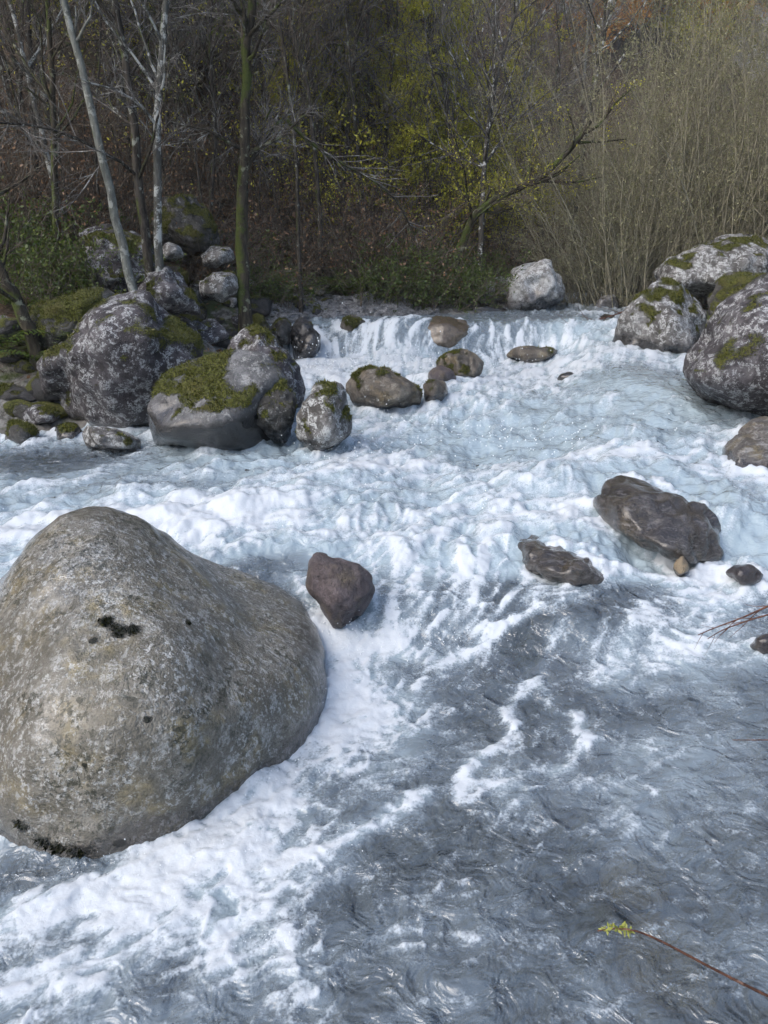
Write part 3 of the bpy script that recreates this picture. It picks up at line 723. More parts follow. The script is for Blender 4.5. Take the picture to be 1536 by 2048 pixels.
# rows closer together where the surface is steep or near the bank one looks from
_y = np.linspace(.85, 34, 6000); _z = np.interp(_y, _yy, _zp)
_v = np.arctan2(CAM_H - _z, _y); _acc = np.concatenate([[0], np.cumsum(np.maximum(np.abs(np.diff(_v)), 2e-5 + .0009 * np.abs(np.diff(_z))))])
NR, NC = 640, 680
wy = np.interp(np.linspace(0, _acc[-1], NR), _acc, _y)
cs = np.linspace(-1, 1, NC); cs = .72 * cs + .28 * cs ** 3
WY = np.repeat(wy[:, None], NC, 1); WX = cs[None, :] * (1.25 + .66 * wy[:, None])
wx_, wy_ = WX.ravel(), WY.ravel()
Z0 = water_base(wx_, wy_)

def lic(x, y, freq, n, step, seed):
    acc = 0; px, py = x.copy(), y.copy(); tot = 0
    for s in (1, -1):
        px, py = x.copy(), y.copy()
        for k in range(n):
            w_ = 1 - k / n
            acc = acc + w_ * noise2(px * freq, py * freq, seed); tot += w_
            u, v = flow(px, py); px = px + s * u * step; py = py + s * v * step
    a = acc / tot
    return a / (a.std() + 1e-9)
sc_far = np.clip(wy_ / 4.0, .8, 3)           # coarser streaks further out
st1 = lic(wx_, wy_, 9.0, 11, .045, 71)
st2 = lic(wx_, wy_, 26.0, 10, .02, 72)
n_big = fbm2(wx_ * 1.1, wy_ * 1.1, 3, 81)
n_mid = fbm2(wx_ * 3.0, wy_ * 3.0, 4, 82)
n_rdg = 1 - 2 * np.abs(noise2(wx_ * 2.6 + .5 * n_big, wy_ * 2.6, 85)) + .5 * (1 - 2 * np.abs(noise2(wx_ * 5.6 + .4 * n_mid, wy_ * 5.6, 86)))
_wx = wx_ + .12 * fbm2(wx_ * 4, wy_ * 4, 3, 95); _wyw = wy_ + .12 * fbm2(wx_ * 4, wy_ * 4, 3, 96)
web = np.maximum(1 - 5.5 * np.abs(noise2(_wx * 3.4, _wyw * 3.4, 97)), 0) + .7 * np.maximum(1 - 5 * np.abs(noise2(_wx * 8, _wyw * 8, 98)), 0)
bil = np.abs(noise2(_wx * 2.4, _wyw * 3.0, 88)) + .5 * np.abs(noise2(_wx * 5.2, _wyw * 6.2, 89)) + .15 * np.abs(noise2(_wx * 11, _wyw * 12, 90))
n_fin = fbm2(wx_ * 11, wy_ * 11, 4, 84, .6)

# froth: (u, v) where it lies on the water, half sizes and turn there, amount
def blob(x, y, u, v, ru, rv, a=0.0):
    c = on_water(u, v); e = on_water(u + ru, v); f1 = on_water(u, v - rv * .6); f2 = on_water(u, v + rv * .6)
    sx = max(abs(e[0] - c[0]), .04); sy = max((f1[1] - f2[1]) / 1.2, .04)
    dx, dy = x - c[0], y - c[1]
    ca, sa = math.cos(a), math.sin(a)
    X, Y = ca * dx + sa * dy, -sa * dx + ca * dy
    return np.exp(-.5 * ((X / sx) ** 2 + (Y / sy) ** 2) * 1.6)
def line(x, y, pts, w):
    best = np.full(x.shape, 1e9); P = pl(*pts)
    for (ax, ay), (bx, by) in zip(P[:-1], P[1:]):
        dx, dy = bx - ax, by - ay
        t = np.clip(((x - ax) * dx + (y - ay) * dy) / (dx * dx + dy * dy + 1e-9), 0, 1)
        best = np.minimum(best, (x - ax - t * dx) ** 2 + (y - ay - t * dy) ** 2)
    wob = 1 + .5 * n_mid
    return np.exp(-best / (2 * (w * wob) ** 2))

mid = sstep(4.05, 4.55, wy_ + .25 * n_big)
D = .25 + .40 * mid                                     # rapids above the near step are mostly white
D = D * (1 - sstep(12.0, 12.35, wy_) * .62)
TURB = .25 + .75 * mid
def add(f, a):
    global D
    D = D + f * a
for b in [(720,950,260,36,.2,.30),(280,1055,420,36,0,.34),(1180,930,260,34,.1,.30),(1230,735,160,24,0,.3),(700,735,160,30,0,.3),(950,800,120,30,0,.12),(1150,1010,200,24,0,.15),(100,925,220,30,0,-.85),(330,975,230,18,0,-.5),(560,905,80,22,0,-.5),(480,935,90,18,0,-.3),(40,1000,80,16,0,-.25),(1010,890,150,40,.5,-.55),(820,965,90,30,.3,-.38),(1290,790,120,50,0,-.6),(1320,880,60,35,0,-.5),
          (1120,850,80,40,.4,-.3),(700,1010,70,22,0,-.25),(860,1010,110,15,0,-.2),(860,675,80,34,0,-.35),(1050,655,110,22,0,-.30),(1180,600,80,16,0,.6),(1130,625,60,10,0,.3),(1100,740,90,24,0,.2),
          (1290,960,110,20,0,-.35),(1400,1010,110,40,.6,-.45),(1500,1080,70,50,0,-.4),(1110,1085,130,30,0,-.45),(1000,1050,120,18,0,-.15),(560,1110,90,22,0,-.3),(480,1150,70,25,0,-.2),(620,1080,90,18,0,-.1),
          (830,1110,170,30,0,-.15),(900,1180,180,50,0,.22),(700,1090,120,20,0,.1),(820,1240,110,40,0,-.12),(780,1310,130,32,0,.65),(670,1330,50,80,0,.55),(690,1420,90,60,.4,.5),(590,1540,110,55,.5,.62),(440,1660,130,45,.5,.72),
          (330,1750,190,55,.3,.66),(120,1820,170,55,.3,.62),(760,1480,120,80,.4,.26),(820,1420,100,60,.3,.2),(500,1780,180,60,.3,.34),(250,1900,260,80,.2,.46),(60,1990,140,60,.2,.42),(520,1930,110,60,0,.34),(610,1720,90,50,0,.28),
          (1330,1310,130,34,.2,.5),(1450,1200,120,50,.3,.45),(1290,1250,60,40,0,.2),(1050,1420,80,60,0,.22),(1120,1590,110,60,0,.20),(980,1580,70,50,0,.36),(1250,1480,100,50,0,.10),(1180,1160,70,40,0,.05),(930,1760,120,70,0,.14),(880,1900,160,60,0,.18),
          (1400,1650,160,90,0,.06),(1200,1900,200,80,0,.03),(650,1950,90,50,0,.10),(120,1690,90,60,0,-.2),(40,1750,80,60,0,-.2),(330,1960,110,45,0,-.12)]:
    add(blob(wx_, wy_, *b[:5]), b[5])
for p, w, a in [([(1070,1225),(1010,1260),(940,1310),(880,1330)], .035, .65), ([(1160,1210),(1060,1240),(990,1260)], .03, .35), ([(1155,1430),(1168,1480),(1140,1530),(1105,1545)], .025, .5), ([(850,1590),(790,1625),(720,1670),(640,1710),(560,1730)], .03, .65),
                ([(920,1600),(935,1540),(985,1500),(1030,1480),(1020,1420),(1060,1370)], .028, .5), ([(650,1210),(600,1180),(590,1150)], .04, .5), ([(1130,1080),(1060,1150),(1000,1230)], .03, .3), ([(880,1060),(930,1130),(960,1230)], .03, .3),
                ([(760,1060),(820,1140),(850,1230)], .03, .3), ([(1100,1420),(1080,1340),(1120,1260)], .03, .3), ([(1280,1240),(1240,1320),(1180,1380)], .035, .3), ([(560,1560),(570,1650),(540,1700)], .03, .25), ([(420,1950),(440,1870),(520,1830)], .03, .3),
                ([(570,1870),(590,1960),(650,2010)], .03, .3), ([(200,960),(330,930),(520,925)], .05, -.3), ([(280,905),(180,955),(60,985)], .10, .4), ([(0,1060),(250,1030),(520,1040)], .16, .3), ([(590,660),(600,710),(620,745)], .05, .4),
                ([(1536,950),(1420,960),(1320,925)], .06, .2), ([(1350,1110),(1380,1170),(1460,1200)], .05, .3), ([(800,1290),(720,1290),(660,1260)], .06, .4)]:
    add(line(wx_, wy_, p, w), a)
for k in range(9):                                       # strands of white where the sheet slides down to the near water
    add(line(wx_, wy_, [(735 + 47 * k, 1075 - 2 * k), (752 + 43 * k, 1150), (748 + 36 * k, 1225), (735 + 31 * k, 1270)], .017 + .006 * (k % 3)), .30 + .08 * (k % 2))

# water bulging over drowned rocks, piling against standing ones
H = np.zeros_like(wx_)
for (u, v, ru, rv, h) in [(1290,800,120,55,.26),(860,665,60,26,.10),(1060,660,70,20,.08),(1180,655,60,20,.12),(1330,950,80,20,.06),(1450,1010,70,30,.10),(1160,1075,70,20,.04),(1340,1110,110,36,-.10),(1100,1150,90,24,-.06),(860,1960,120,60,.03),(1180,1250,130,50,.06),(820,1220,70,30,.05),(260,975,70,14,.03),
                          (450,935,70,20,.06),(1000,900,130,50,-.10),(840,960,80,30,-.08),(1010,820,140,40,.12),(700,960,120,30,.08),(1100,960,160,30,.14),(1240,900,100,30,.12),(540,1010,120,25,.07),(330,1040,130,22,.06),(1250,720,120,20,.08),
                          (640,900,30,30,-.04),(700,700,60,22,.16),(790,705,50,24,.16),(930,770,60,20,.06)]:
    H += h * blob(wx_, wy_, u, v, ru, rv)
TURB = TURB * (1 - .8 * blob(wx_, wy_, 100, 925, 230, 34)) * (1 - .6 * blob(wx_, wy_, 1290, 790, 120, 50)) * (1 - .85 * sstep(12.15, 12.4, wy_) * (1 - blob(wx_, wy_, 1180, 605, 120, 30)))

# froth rings where rocks break the surface
ring_pts = []
for r in ROCKS:
    if r['foam'] <= 0 or r['cat'] == 'stone': continue
    dz = r['V'][:, 2] - water_base(r['V'][:, 0], r['V'][:, 1])
    k = np.nonzero(np.abs(dz) < .06)[0][::3]
    ring_pts += [(r['V'][i, 0], r['V'][i, 1], 0.0, r['foam']) for i in k]
kd = KDTree(len(ring_pts))
for i, p in enumerate(ring_pts): kd.insert(p[:3], i)
kd.balance()
RG = np.zeros((NR, NC))
_wx2, _wy2 = WX, WY
for j in range(0, NR, 2):
    for i in range(0, NC, 2):
        co, idx, dist = kd.find((_wx2[j, i], _wy2[j, i], 0.0))
        RG[j:j + 2, i:i + 2] = math.exp(-dist / (.05 + .006 * _wy2[j, i])) * ring_pts[idx][3]
RG = RG.ravel()
D = D + RG * (.10 + .30 * sstep(-.3, .5, n_mid)) * (1 - .7 * blob(wx_, wy_, 100, 925, 200, 40))

near = 1 - sstep(4.0, 5.2, wy_)
ledge = sstep(11.2, 11.5, wy_) * (1 - sstep(12.1, 12.3, wy_)) * (1 - sstep(2.0, 3.0, wx_))
foam = D + (.15 - .04 * near) * st1 + .085 * st2 + (.12 + .08 * mid) * n_mid + (.10 + .10 * mid) * n_big + .06 * n_fin + (.20 * near + .08) * (web - .35) * sstep(.12, .5, D)
foam = foam + ledge * (.06 * st1 + .35 * noise2(wx_ * 9, wy_ * 1.5, 90) + .25 * noise2(wx_ * 24, wy_ * 3, 91) - .05)
holes = fbm2(_wx * 4.6, _wyw * 4.6, 3, 101) + .28 * st1
foam = foam - (.62 * near + .22 * mid) * np.maximum(0, holes - .05) * (1 - ledge)      # clear eyes torn in the froth
foam = np.clip(foam, 0, 1.15)
aer = np.clip(.16 + near * (.16 * n_big + .12 * n_mid) + .80 * mid * (1 - .75 * sstep(12.1, 12.4, wy_)) + .55 * np.clip(D, 0, 1) + .1 * n_big, 0, 1) * (1 - .55 * ledge) * (1 - .8 * blob(wx_, wy_, 90, 920, 230, 34)) * (1 - .45 * blob(wx_, wy_, 330, 970, 230, 22))
fo = sstep(.25, .9, foam)
calm = 1 - .7 * ledge
WZ = Z0 + H + calm * TURB * mid * (.042 * (bil - .35) + .03 * n_mid) + TURB * .018 * n_mid + .004 * st1 * calm * mid + fo * (.012 - .006 * near + .005 * n_fin * calm) + .024 * RG * (1 + n_mid) + .0012 * st2 * mid
WZ = WZ + .020 * near * np.clip(D, 0, 1) * (bil + .1) + .004 * near * np.clip(web, 0, 1) * fo + near * .010 * fbm2(wx_ * 5, wy_ * 5, 3, 61)
I = np.arange(NR * NC).reshape(NR, NC)
WF = np.stack([I[:-1, :-1], I[:-1, 1:], I[1:, 1:], I[1:, :-1]], -1).reshape(-1, 4)
sd_ = river_sd(wx_, wy_)
keep = (sd_ < 1.0)[WF].any(1)
WF = WF[keep]
used = np.unique(WF); remap = -np.ones(NR * NC, int); remap[used] = np.arange(len(used))
river = mesh_obj('river_water', np.stack([wx_, wy_, WZ], -1)[used], remap[WF], M['water'], attrs=dict(foam=foam[used], aerated=aer[used], streak=st2[used]))
tag(river, kind='structure')
WATER_TOP = WZ.reshape(NR, NC)

# ------------------------------------------------------------------ the rocks themselves
for r in ROCKS:
    V = r['V']; c = V.mean(0); c[2] = V[:, 2].min()
    h = V[:, 2] - water_base(V[:, 0], V[:, 1])
    nz = fbm3(V * 4.0, 3, r['seed'])
    w_ = np.zeros(len(V)) if r['wet'] <= 0 else 1 - sstep(r['wet'] * .75, r['wet'] * 1.1, h + nz * r['wet'] * .5)
    slick = np.zeros(len(V))
    if r['name'] == 'boulder' and r['mat'] == 'granite':
        # spray keeps the upstream flank of the big boulder wet and slick
        fl = sstep(.0, .22, -(V[:, 0] + 1.16) + .10 * (V[:, 1] - 3) + .10 * nz + .05)
        sh = sstep(.1, .5, (V[:, 0] + .62) + .25 * (V[:, 1] - 3.2)) * sstep(.0, .3, V[:, 1] - 3.05)
        w_ = np.maximum(w_, np.maximum(.12 * fl, .85 * sh)); slick = np.clip(fl + .25, 0, 1)
    N_ = vnormals(V, r['F']); am = MOSS.get(r['mat'], 0) if r['moss_amt'] is None else r['moss_amt']
    ms = .5 + 2.2 * (.42 * N_[:, 2] + .62 * fbm3(V * 2.6 + r['seed'], 5, 12, .72) - .52 + .42 * am) - 1.5 * w_ if am else np.zeros(len(V))
    if r['mat'] == 'granite':                              # moss in the hollows and along the foot
        ms = np.full(len(V), -.6)
        for u, v, rad in ((215, 1235, .035), (240, 1250, .045), (262, 1245, .03), (190, 1268, .022), (382, 1232, .028), (40, 1668, .05), (70, 1690, .06), (105, 1706, .055), (150, 1712, .06), (235, 1700, .03), (310, 1440, .022), (160, 1540, .02)):
            rd = ray(u, v); rd = rd / np.linalg.norm(rd); q_ = V - [0, 0, CAM_H]; s_ = q_ @ rd
            off = np.linalg.norm(q_ - s_[:, None] * rd, axis=1); i_ = np.argmin(np.where(off < .03, s_, 99))
            dd_ = np.linalg.norm((V - V[i_]) * [1, 1, 1.7], axis=1) / rad * (1 + .5 * nz)
            ms = np.maximum(ms, 1.3 - 1.0 * dd_)
    r['moss'] = ms
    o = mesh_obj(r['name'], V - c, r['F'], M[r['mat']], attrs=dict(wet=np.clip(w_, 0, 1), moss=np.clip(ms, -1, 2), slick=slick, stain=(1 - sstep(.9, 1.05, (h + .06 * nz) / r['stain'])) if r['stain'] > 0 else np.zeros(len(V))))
    o.location = c
    tag(o, r['label'], r['cat'], r['group'])
    r['obj'] = o

# cushions of moss standing proud on the mossy rocks
mr = np.random.default_rng(77)
for r in ROCKS:
    if r['cat'] == 'stone' or MOSS.get(r['mat'], 0) <= 0: continue
    V, F = r['V'], r['F']
    fm = r['moss'][F].mean(1); k = np.nonzero(fm > .55)[0]
    if len(k) < 5: continue
    ar = .5 * np.linalg.norm(np.cross(V[F[k, 1]] - V[F[k, 0]], V[F[k, 2]] - V[F[k, 0]]), axis=1)
    n = int(min(6000, ar.sum() * 11000))
    if n < 20: continue
    f = F[mr.choice(k, n, p=ar / ar.sum())]
    b = mr.dirichlet([1, 1, 1], n)[:, :, None]; p = (V[f] * b).sum(1)
    fn = nrm(np.cross(V[f[:, 1]] - V[f[:, 0]], V[f[:, 2]] - V[f[:, 0]]))
    e1 = nrm(np.cross(fn, mr.normal(size=(n, 3)))); hgt = mr.uniform(.005, .018, n)[:, None]; wd = mr.uniform(.004, .010, n)[:, None]
    tip = p + fn * hgt + mr.normal(size=(n, 3)) * .008
    TV = np.stack([p - e1 * wd - fn * .004, p + e1 * wd - fn * .004, tip], 1).reshape(-1, 3) - np.array(r['obj'].location)
    mo = mesh_obj('moss', TV, np.arange(3 * n).reshape(-1, 3), M['moss_dark' if r['mat'] == 'granite' else 'moss'], parent=r['obj'], attrs=dict(rnd=np.repeat(mr.random(n), 3)))
    mo['kind'] = 'stuff'

# spray thrown up at the falls and against the rocks
def spray(spots, rng):
    P, S = [], []
    for (u, v, su, hh, n, s0) in spots:
        c = on_water(u, v); e = on_water(u + su, v)
        sx = abs(e[0] - c[0])
        n = int(n * .6); q = rng.normal(size=(n, 3)) * [sx, sx * .5, 0] + c
        q[:, 2] = water_base(q[:, 0], q[:, 1]) + np.abs(rng.exponential(hh, n)) + .02
        P.append(q); S.append(.6 * s0 * rng.uniform(.4, 1.3, n) ** 1.5)
    return np.concatenate(P), np.concatenate(S)
rg = np.random.default_rng(8)
sp, ss_ = spray([(650,745,60,.10,260,.010),(700,735,60,.14,300,.010),(780,735,60,.14,300,.010),(850,735,50,.08,160,.010),(1000,735,70,.06,160,.010),(900,860,170,.05,420,.009),(700,910,60,.06,140,.008),(660,900,35,.05,60,.009),
                 (1150,890,160,.05,320,.009),(1300,930,100,.04,160,.008),(1240,700,100,.05,160,.009),(720,980,160,.04,220,.007),(400,1040,160,.03,160,.006),(680,1290,50,.05,180,.005),(800,1290,90,.05,220,.005),(640,1420,30,.04,120,.004),
                 (560,1560,60,.03,160,.004),(1450,1190,60,.03,120,.004),(420,1700,120,.03,200,.0035),(200,1800,140,.03,220,.003),(540,1900,70,.02,160,.0028),(1100,700,60,.05,100,.009)], rg)
oct_v = np.array([(1,0,0),(-1,0,0),(0,1,0),(0,-1,0),(0,0,1),(0,0,-1)], float); oct_f = np.array([(0,2,4),(2,1,4),(1,3,4),(3,0,4),(2,0,5),(1,2,5),(3,1,5),(0,3,5)])
SV = (sp[:, None, :] + oct_v[None] * (ss_[:, None, None] * np.array([1, 1, 1.3]))).reshape(-1, 3)
SF = (oct_f[None] + 6 * np.arange(len(sp))[:, None, None]).reshape(-1, 3)
tag(mesh_obj('spray', SV, SF, M['droplets']), 'white droplets of spray flying over the rapids and falls', 'spray', kind='stuff')
# ------------------------------------------------------------------ woody growth
def grow(base, d, L, r0, n, rng, wander=.15, up=0.0, tip=.25):
    N = len(base); P = np.zeros((N, n, 3)); P[:, 0] = base; d = nrm(d)
    L = np.broadcast_to(L, (N,)); r0 = np.broadcast_to(r0, (N,))
    for k in range(1, n):
        d = nrm(d + wander * rng.normal(size=(N, 3)) + np.array([0, 0, up / n]))
        P[:, k] = P[:, k - 1] + d * (L / (n - 1))[:, None]
    Rr = r0[:, None] * (1 - (1 - tip) * np.linspace(0, 1, n))[None]
    return P, Rr

def sprout(par, count, rng, t0=.2, t1=.95, ang=(.5, 1.1), lr=(.3, .6), n=5, rmax=.02, wander=.15, up=.2, tip=.3, rr=.6, rise=None):
    P, Rr = par; N, n0 = Rr.shape
    Lp = np.linalg.norm(np.diff(P, axis=1), axis=2).sum(1)
    i = rng.choice(N, count, p=Lp / Lp.sum())
    t = rng.uniform(t0, t1, count); a = t * (n0 - 1); k = np.minimum(a.astype(int), n0 - 2); f = (a - k)[:, None]
    base = P[i, k] * (1 - f) + P[i, k + 1] * f; tan = nrm(P[i, k + 1] - P[i, k])
    rad = Rr[i, k] * (1 - f[:, 0]) + Rr[i, k + 1] * f[:, 0]
    perp = nrm(np.cross(tan, rng.normal(size=(count, 3)))); th = rng.uniform(*ang, count)[:, None]
    L = Lp[i] * rng.uniform(*lr, count) * (1.15 - .6 * t)
    dr = np.cos(th) * tan + np.sin(th) * perp
    if rise is not None: dr[:, 2] = np.where(dr[:, 2] < rise, rise + .3 * np.abs(dr[:, 2] - rise), dr[:, 2])
    return grow(base, dr, L, np.minimum(rad * rr, rmax), n, rng, wander, up, tip)

def tubes(sets, sides):
    Vs, Fs, off = [], [], 0
    for (P, Rr), s in zip(sets, sides):
        N, n = Rr.shape
        if N == 0: continue
        T = np.gradient(P, axis=1); T = nrm(T)
        ref = nrm(np.cross(nrm(P[:, -1] - P[:, 0]), np.array([.31, .52, .11])))[:, None, :]
        U = nrm(np.cross(T, np.cross(ref, T))); W = np.cross(T, U)
        a = np.arange(s) * 2 * math.pi / s
        V = P[:, :, None, :] + Rr[:, :, None, None] * (np.cos(a)[None, None, :, None] * U[:, :, None, :] + np.sin(a)[None, None, :, None] * W[:, :, None, :])
        I = off + np.arange(N * n * s).reshape(N, n, s)
        J = np.roll(I, -1, axis=2)
        Fs.append(np.stack([I[:, :-1], J[:, :-1], J[:, 1:], I[:, 1:]], -1).reshape(-1, 4))
        Vs.append(V.reshape(-1, 3)); off += N * n * s
    return np.concatenate(Vs), np.concatenate(Fs)

def leaves(sets, count, rng, size=(.03, .05), asp=.5, t0=.15, droop=.3, spread=.02):
    P, Rr = sets; N, n0 = Rr.shape
    i = rng.integers(0, N, count); a = rng.uniform(t0, 1, count) * (n0 - 1); k = np.minimum(a.astype(int), n0 - 2); f = (a - k)[:, None]
    b = P[i, k] * (1 - f) + P[i, k + 1] * f + rng.normal(size=(count, 3)) * spread
    d = nrm(rng.normal(size=(count, 3)) + [0, 0, -droop]); s = rng.uniform(*size, count)[:, None]
    w = nrm(np.cross(d, rng.normal(size=(count, 3)))) * s * asp * .5
    m_ = b + d * s * .5
    V = np.stack([b, m_ + w, b + d * s, m_ - w], 1).reshape(-1, 3)
    return V, np.arange(count * 4).reshape(-1, 4), np.repeat(np.clip(rng.beta(2, 2, count), 0, 1), 4)

def plant(name, label, cat, parts, loc=(0, 0, 0), group=None):
    """parts: (part name, V, F, material, rnd or None), in coordinates local to the plant's foot"""
    root = empty(name, loc)
    for pn, V, F, m, rn in parts:
        o = mesh_obj(pn, V, F, m, root, attrs=None if rn is None else dict(rnd=rn))
        if pn in ('stems', 'twigs', 'foliage', 'crown', 'leaves', 'fronds', 'side_twigs'): o['kind'] = 'stuff'
    return tag(root, label, cat, group)

def bare_tree_parts(rng, H, r, bark, twig, path=None, limbs=12, branches=60, twigs=500, leaf=None, nleaf=0, lean=.06, lsize=(.03, .05), limb_t=(.3, .97), droop=False, twl=1.0, llr=(.25, .5)):
    if path is not None:
        P = path[None]; n = len(path); Rr = (r * (1 - .55 * np.linspace(0, 1, n)))[None].copy(); Rr[0, 0] *= 1.25
    else:
        P, Rr = grow(np.array([[0, 0, -.2]]), np.array([[rng.normal() * lean, rng.normal() * lean, 1]]), H, r, 12, rng, .055, .15, .2)
        Rr[0, 0] *= 1.3
    T = (P, Rr)
    Lb = sprout(T, limbs, rng, *limb_t, (.5, 1.15), llr, 9, r * .32, .13, .5 if not droop else .15, rise=.0)
    B = sprout(Lb, branches, rng, .15, .95, (.4, 1.0), (.3, .6), 7, .009, .16, .25 if not droop else -.15, rise=-.25)
    W = sprout(B, twigs, rng, .1, 1.0, (.3, .9), (.35 * twl, .75 * twl), 5, .004, .16, .1 if not droop else -.2, rr=.7)
    V, F = tubes([T], [10]); parts = [('trunk', V, F, bark, None)]
    if path is not None:                                     # trees one can tell apart: every limb by itself
        for k in range(limbs):
            V, F = tubes([(Lb[0][k:k + 1], Lb[1][k:k + 1])], [6]); parts.append(('limb', V, F, bark, None))
        V, F = tubes([B, W], [4, 3]); parts.append(('crown', V, F, twig, None))
    else:
        V, F = tubes([Lb, B, W], [5, 4, 3]); parts.append(('crown', V, F, twig, None))
    if nleaf:
        V, F, rn = leaves(W, nleaf, rng, lsize); parts.append(('foliage', V, F, leaf, rn))
    return parts

def path_tree(name, label, pix, Y, r, bark, twig, rng, dY=0.0, group=None, **kw):
    pts = np.array([at(u, v, Y + dY * i) for i, (u, v) in enumerate(pix)])
    # round the measured points off into a natural sweep
    t = np.linspace(0, len(pts) - 1, 16); q = np.stack([np.interp(t, np.arange(len(pts)), pts[:, c]) for c in range(3)], 1)
    for _ in range(2): q[1:-1] = .25 * q[:-2] + .5 * q[1:-1] + .25 * q[2:]
    base = q[0].copy(); g = float(ground_z(base[0], base[1])); low = min(0.0, g - base[2] - .15)
    if low < -.02: q = np.concatenate([[base + [0, 0, max(low, -1.2)]], q])
    q = q + rng.normal(size=q.shape) * r * .12
    foot = q[0].copy()
    return plant(name, label, 'tree', bare_tree_parts(rng, 0, r, bark, twig, path=q - foot, **kw), foot, group)

rt = np.random.default_rng(21)
path_tree('tree', 'slender pale grey trunk leaning over the big rounded boulder', [(268,590),(240,470),(205,320),(170,160),(125,0),(60,-260),(0,-500)], 9.4, .058, M['bark_pale'], M['twig_grey'], rt, limbs=4, branches=18, twigs=150, limb_t=(.6, .95), llr=(.08, .16))
path_tree('tree', 'upright white-lichened trunk rising beside the dark trunk', [(322,598),(316,450),(311,300),(318,150),(335,0),(345,-200),(350,-450)], 9.8, .055, M['bark_lichen'], M['twig_grey'], rt, limbs=14, branches=110, twigs=900, limb_t=(.4, .97), droop=True, llr=(.15, .4))
path_tree('tree', 'dark slightly curved trunk close beside the white-lichened one', [(306,600),(290,480),(275,330),(262,180),(240,60),(215,-80),(190,-300)], 9.95, .065, M['bark_dark'], M['twig_grey'], rt, limbs=12, branches=80, twigs=700, droop=True)
path_tree('tree', 'thick dark trunk with thick green moss on its foot by the rubble', [(488,620),(485,520),(482,420),(492,300),(488,150),(500,0),(520,-250)], 10.9, .095, M['bark_mossy'], M['twig_grey'], rt, limbs=18, branches=130, twigs=1100, droop=True, limb_t=(.45, .97), llr=(.14, .3))
path_tree('tree', 'thin mossy dark trunk behind the flat-topped mossy slab', [(118,600),(112,450),(108,300),(105,150),(95,0),(80,-250)], 10.6, .05, M['bark_mossy'], M['twig_brown'], rt, limbs=10, branches=70, twigs=600, droop=True)
path_tree('tree', 'pale mottled trunk leaning deep in the thicket behind the slab', [(150,560),(120,420),(88,290),(66,190),(44,100),(18,0),(-40,-200)], 11.6, .05, M['bark_lichen'], M['twig_grey'], rt, limbs=8, branches=50, twigs=400)
path_tree('tree', 'mossy leaning trunk sprouting sideways from the fern bank', [(75,700),(50,640),(25,590),(-8,525),(-60,420),(-120,250)], 8.7, .085, M['bark_mossy'], M['twig_brown'], rt, limbs=4, branches=20, twigs=150)
path_tree('tree', 'crooked mossy tree bending out from the bank above the ferns', [(910,530),(928,475),(952,422),(1000,390),(1060,370),(1130,320),(1180,240)], 14.4, .085, M['bark_mossy'], M['twig_brown'], rt, limbs=12, branches=80, twigs=600, leaf=M['leaf_yellow'], nleaf=1300, limb_t=(.3, .95))
path_tree('tree', 'spreading grey tree with white-patched trunk behind the crooked mossy one', [(962,450),(967,350),(975,270),(985,180),(1012,90),(1042,0),(1080,-200)], 15.6, .055, M['bark_patchy'], M['twig_grey'], rt, limbs=22, branches=150, twigs=1200, limb_t=(.2, .95), llr=(.3, .6))
path_tree('tree', 'straight grey trunk with white patches at the edge of the willows', [(1150,400),(1172,250),(1198,120),(1222,0),(1250,-150)], 17.5, .08, M['bark_patchy'], M['twig_grey'], rt, limbs=14, branches=90, twigs=700)
for k, pix in enumerate([[(598,480),(592,300),(572,120),(552,0),(535,-160)], [(738,500),(715,300),(700,150),(690,0),(685,-150)], [(640,430),(620,200),(590,70),(560,-40)], [(905,330),(890,160),(868,100),(838,20),(800,-90)], [(780,420),(770,250),(790,100),(800,-60)], [(420,420),(432,250),(418,100),(428,-80)]]):
    path_tree('tree', ['thin dark sapling rising behind the rubble slope', 'dark slim trunk above the gravel bank', 'dark trunk slanting away above the rubble slope', 'black trunk slanting behind the yellow-leaved bush', 'slim dark trunk right behind the yellow-leaved bush', 'thin dark trunk behind the pointed mossy boulder'][k],
              pix, [12.6, 15.5, 14.2, 18.5, 17.0, 13.6][k], [.03, .038, .042, .06, .042, .035][k], M['bark_dark'], M['twig_grey'] if k % 2 else M['twig_brown'], rt, limbs=12, branches=70, twigs=550)
# a broken branch hung up across the slope
q = np.array([at(575, 240, 11.6), at(620, 285, 11.6), at(680, 325, 11.7), at(740, 355, 11.8), at(790, 395, 12.0), at(830, 470, 12.3)])
t_ = np.linspace(0, 5, 12); q = np.stack([np.interp(t_, np.arange(6), q[:, c]) for c in range(3)], 1)
B0 = (q[None] - q[0], np.linspace(.03, .012, 12)[None]); W0 = sprout(B0, 26, rt, .1, 1, (.4, 1.1), (.15, .4), 6, .008, .15, -.1)
V, F = tubes([B0], [7]); V2, F2 = tubes([W0], [4])
plant('fallen_branch', 'mossy broken branch slanting down across the brown slope', 'branch', [('stem', V, F, M['bark_mossy'], None), ('twigs', V2, F2, M['twig_grey'], None)], q[0])

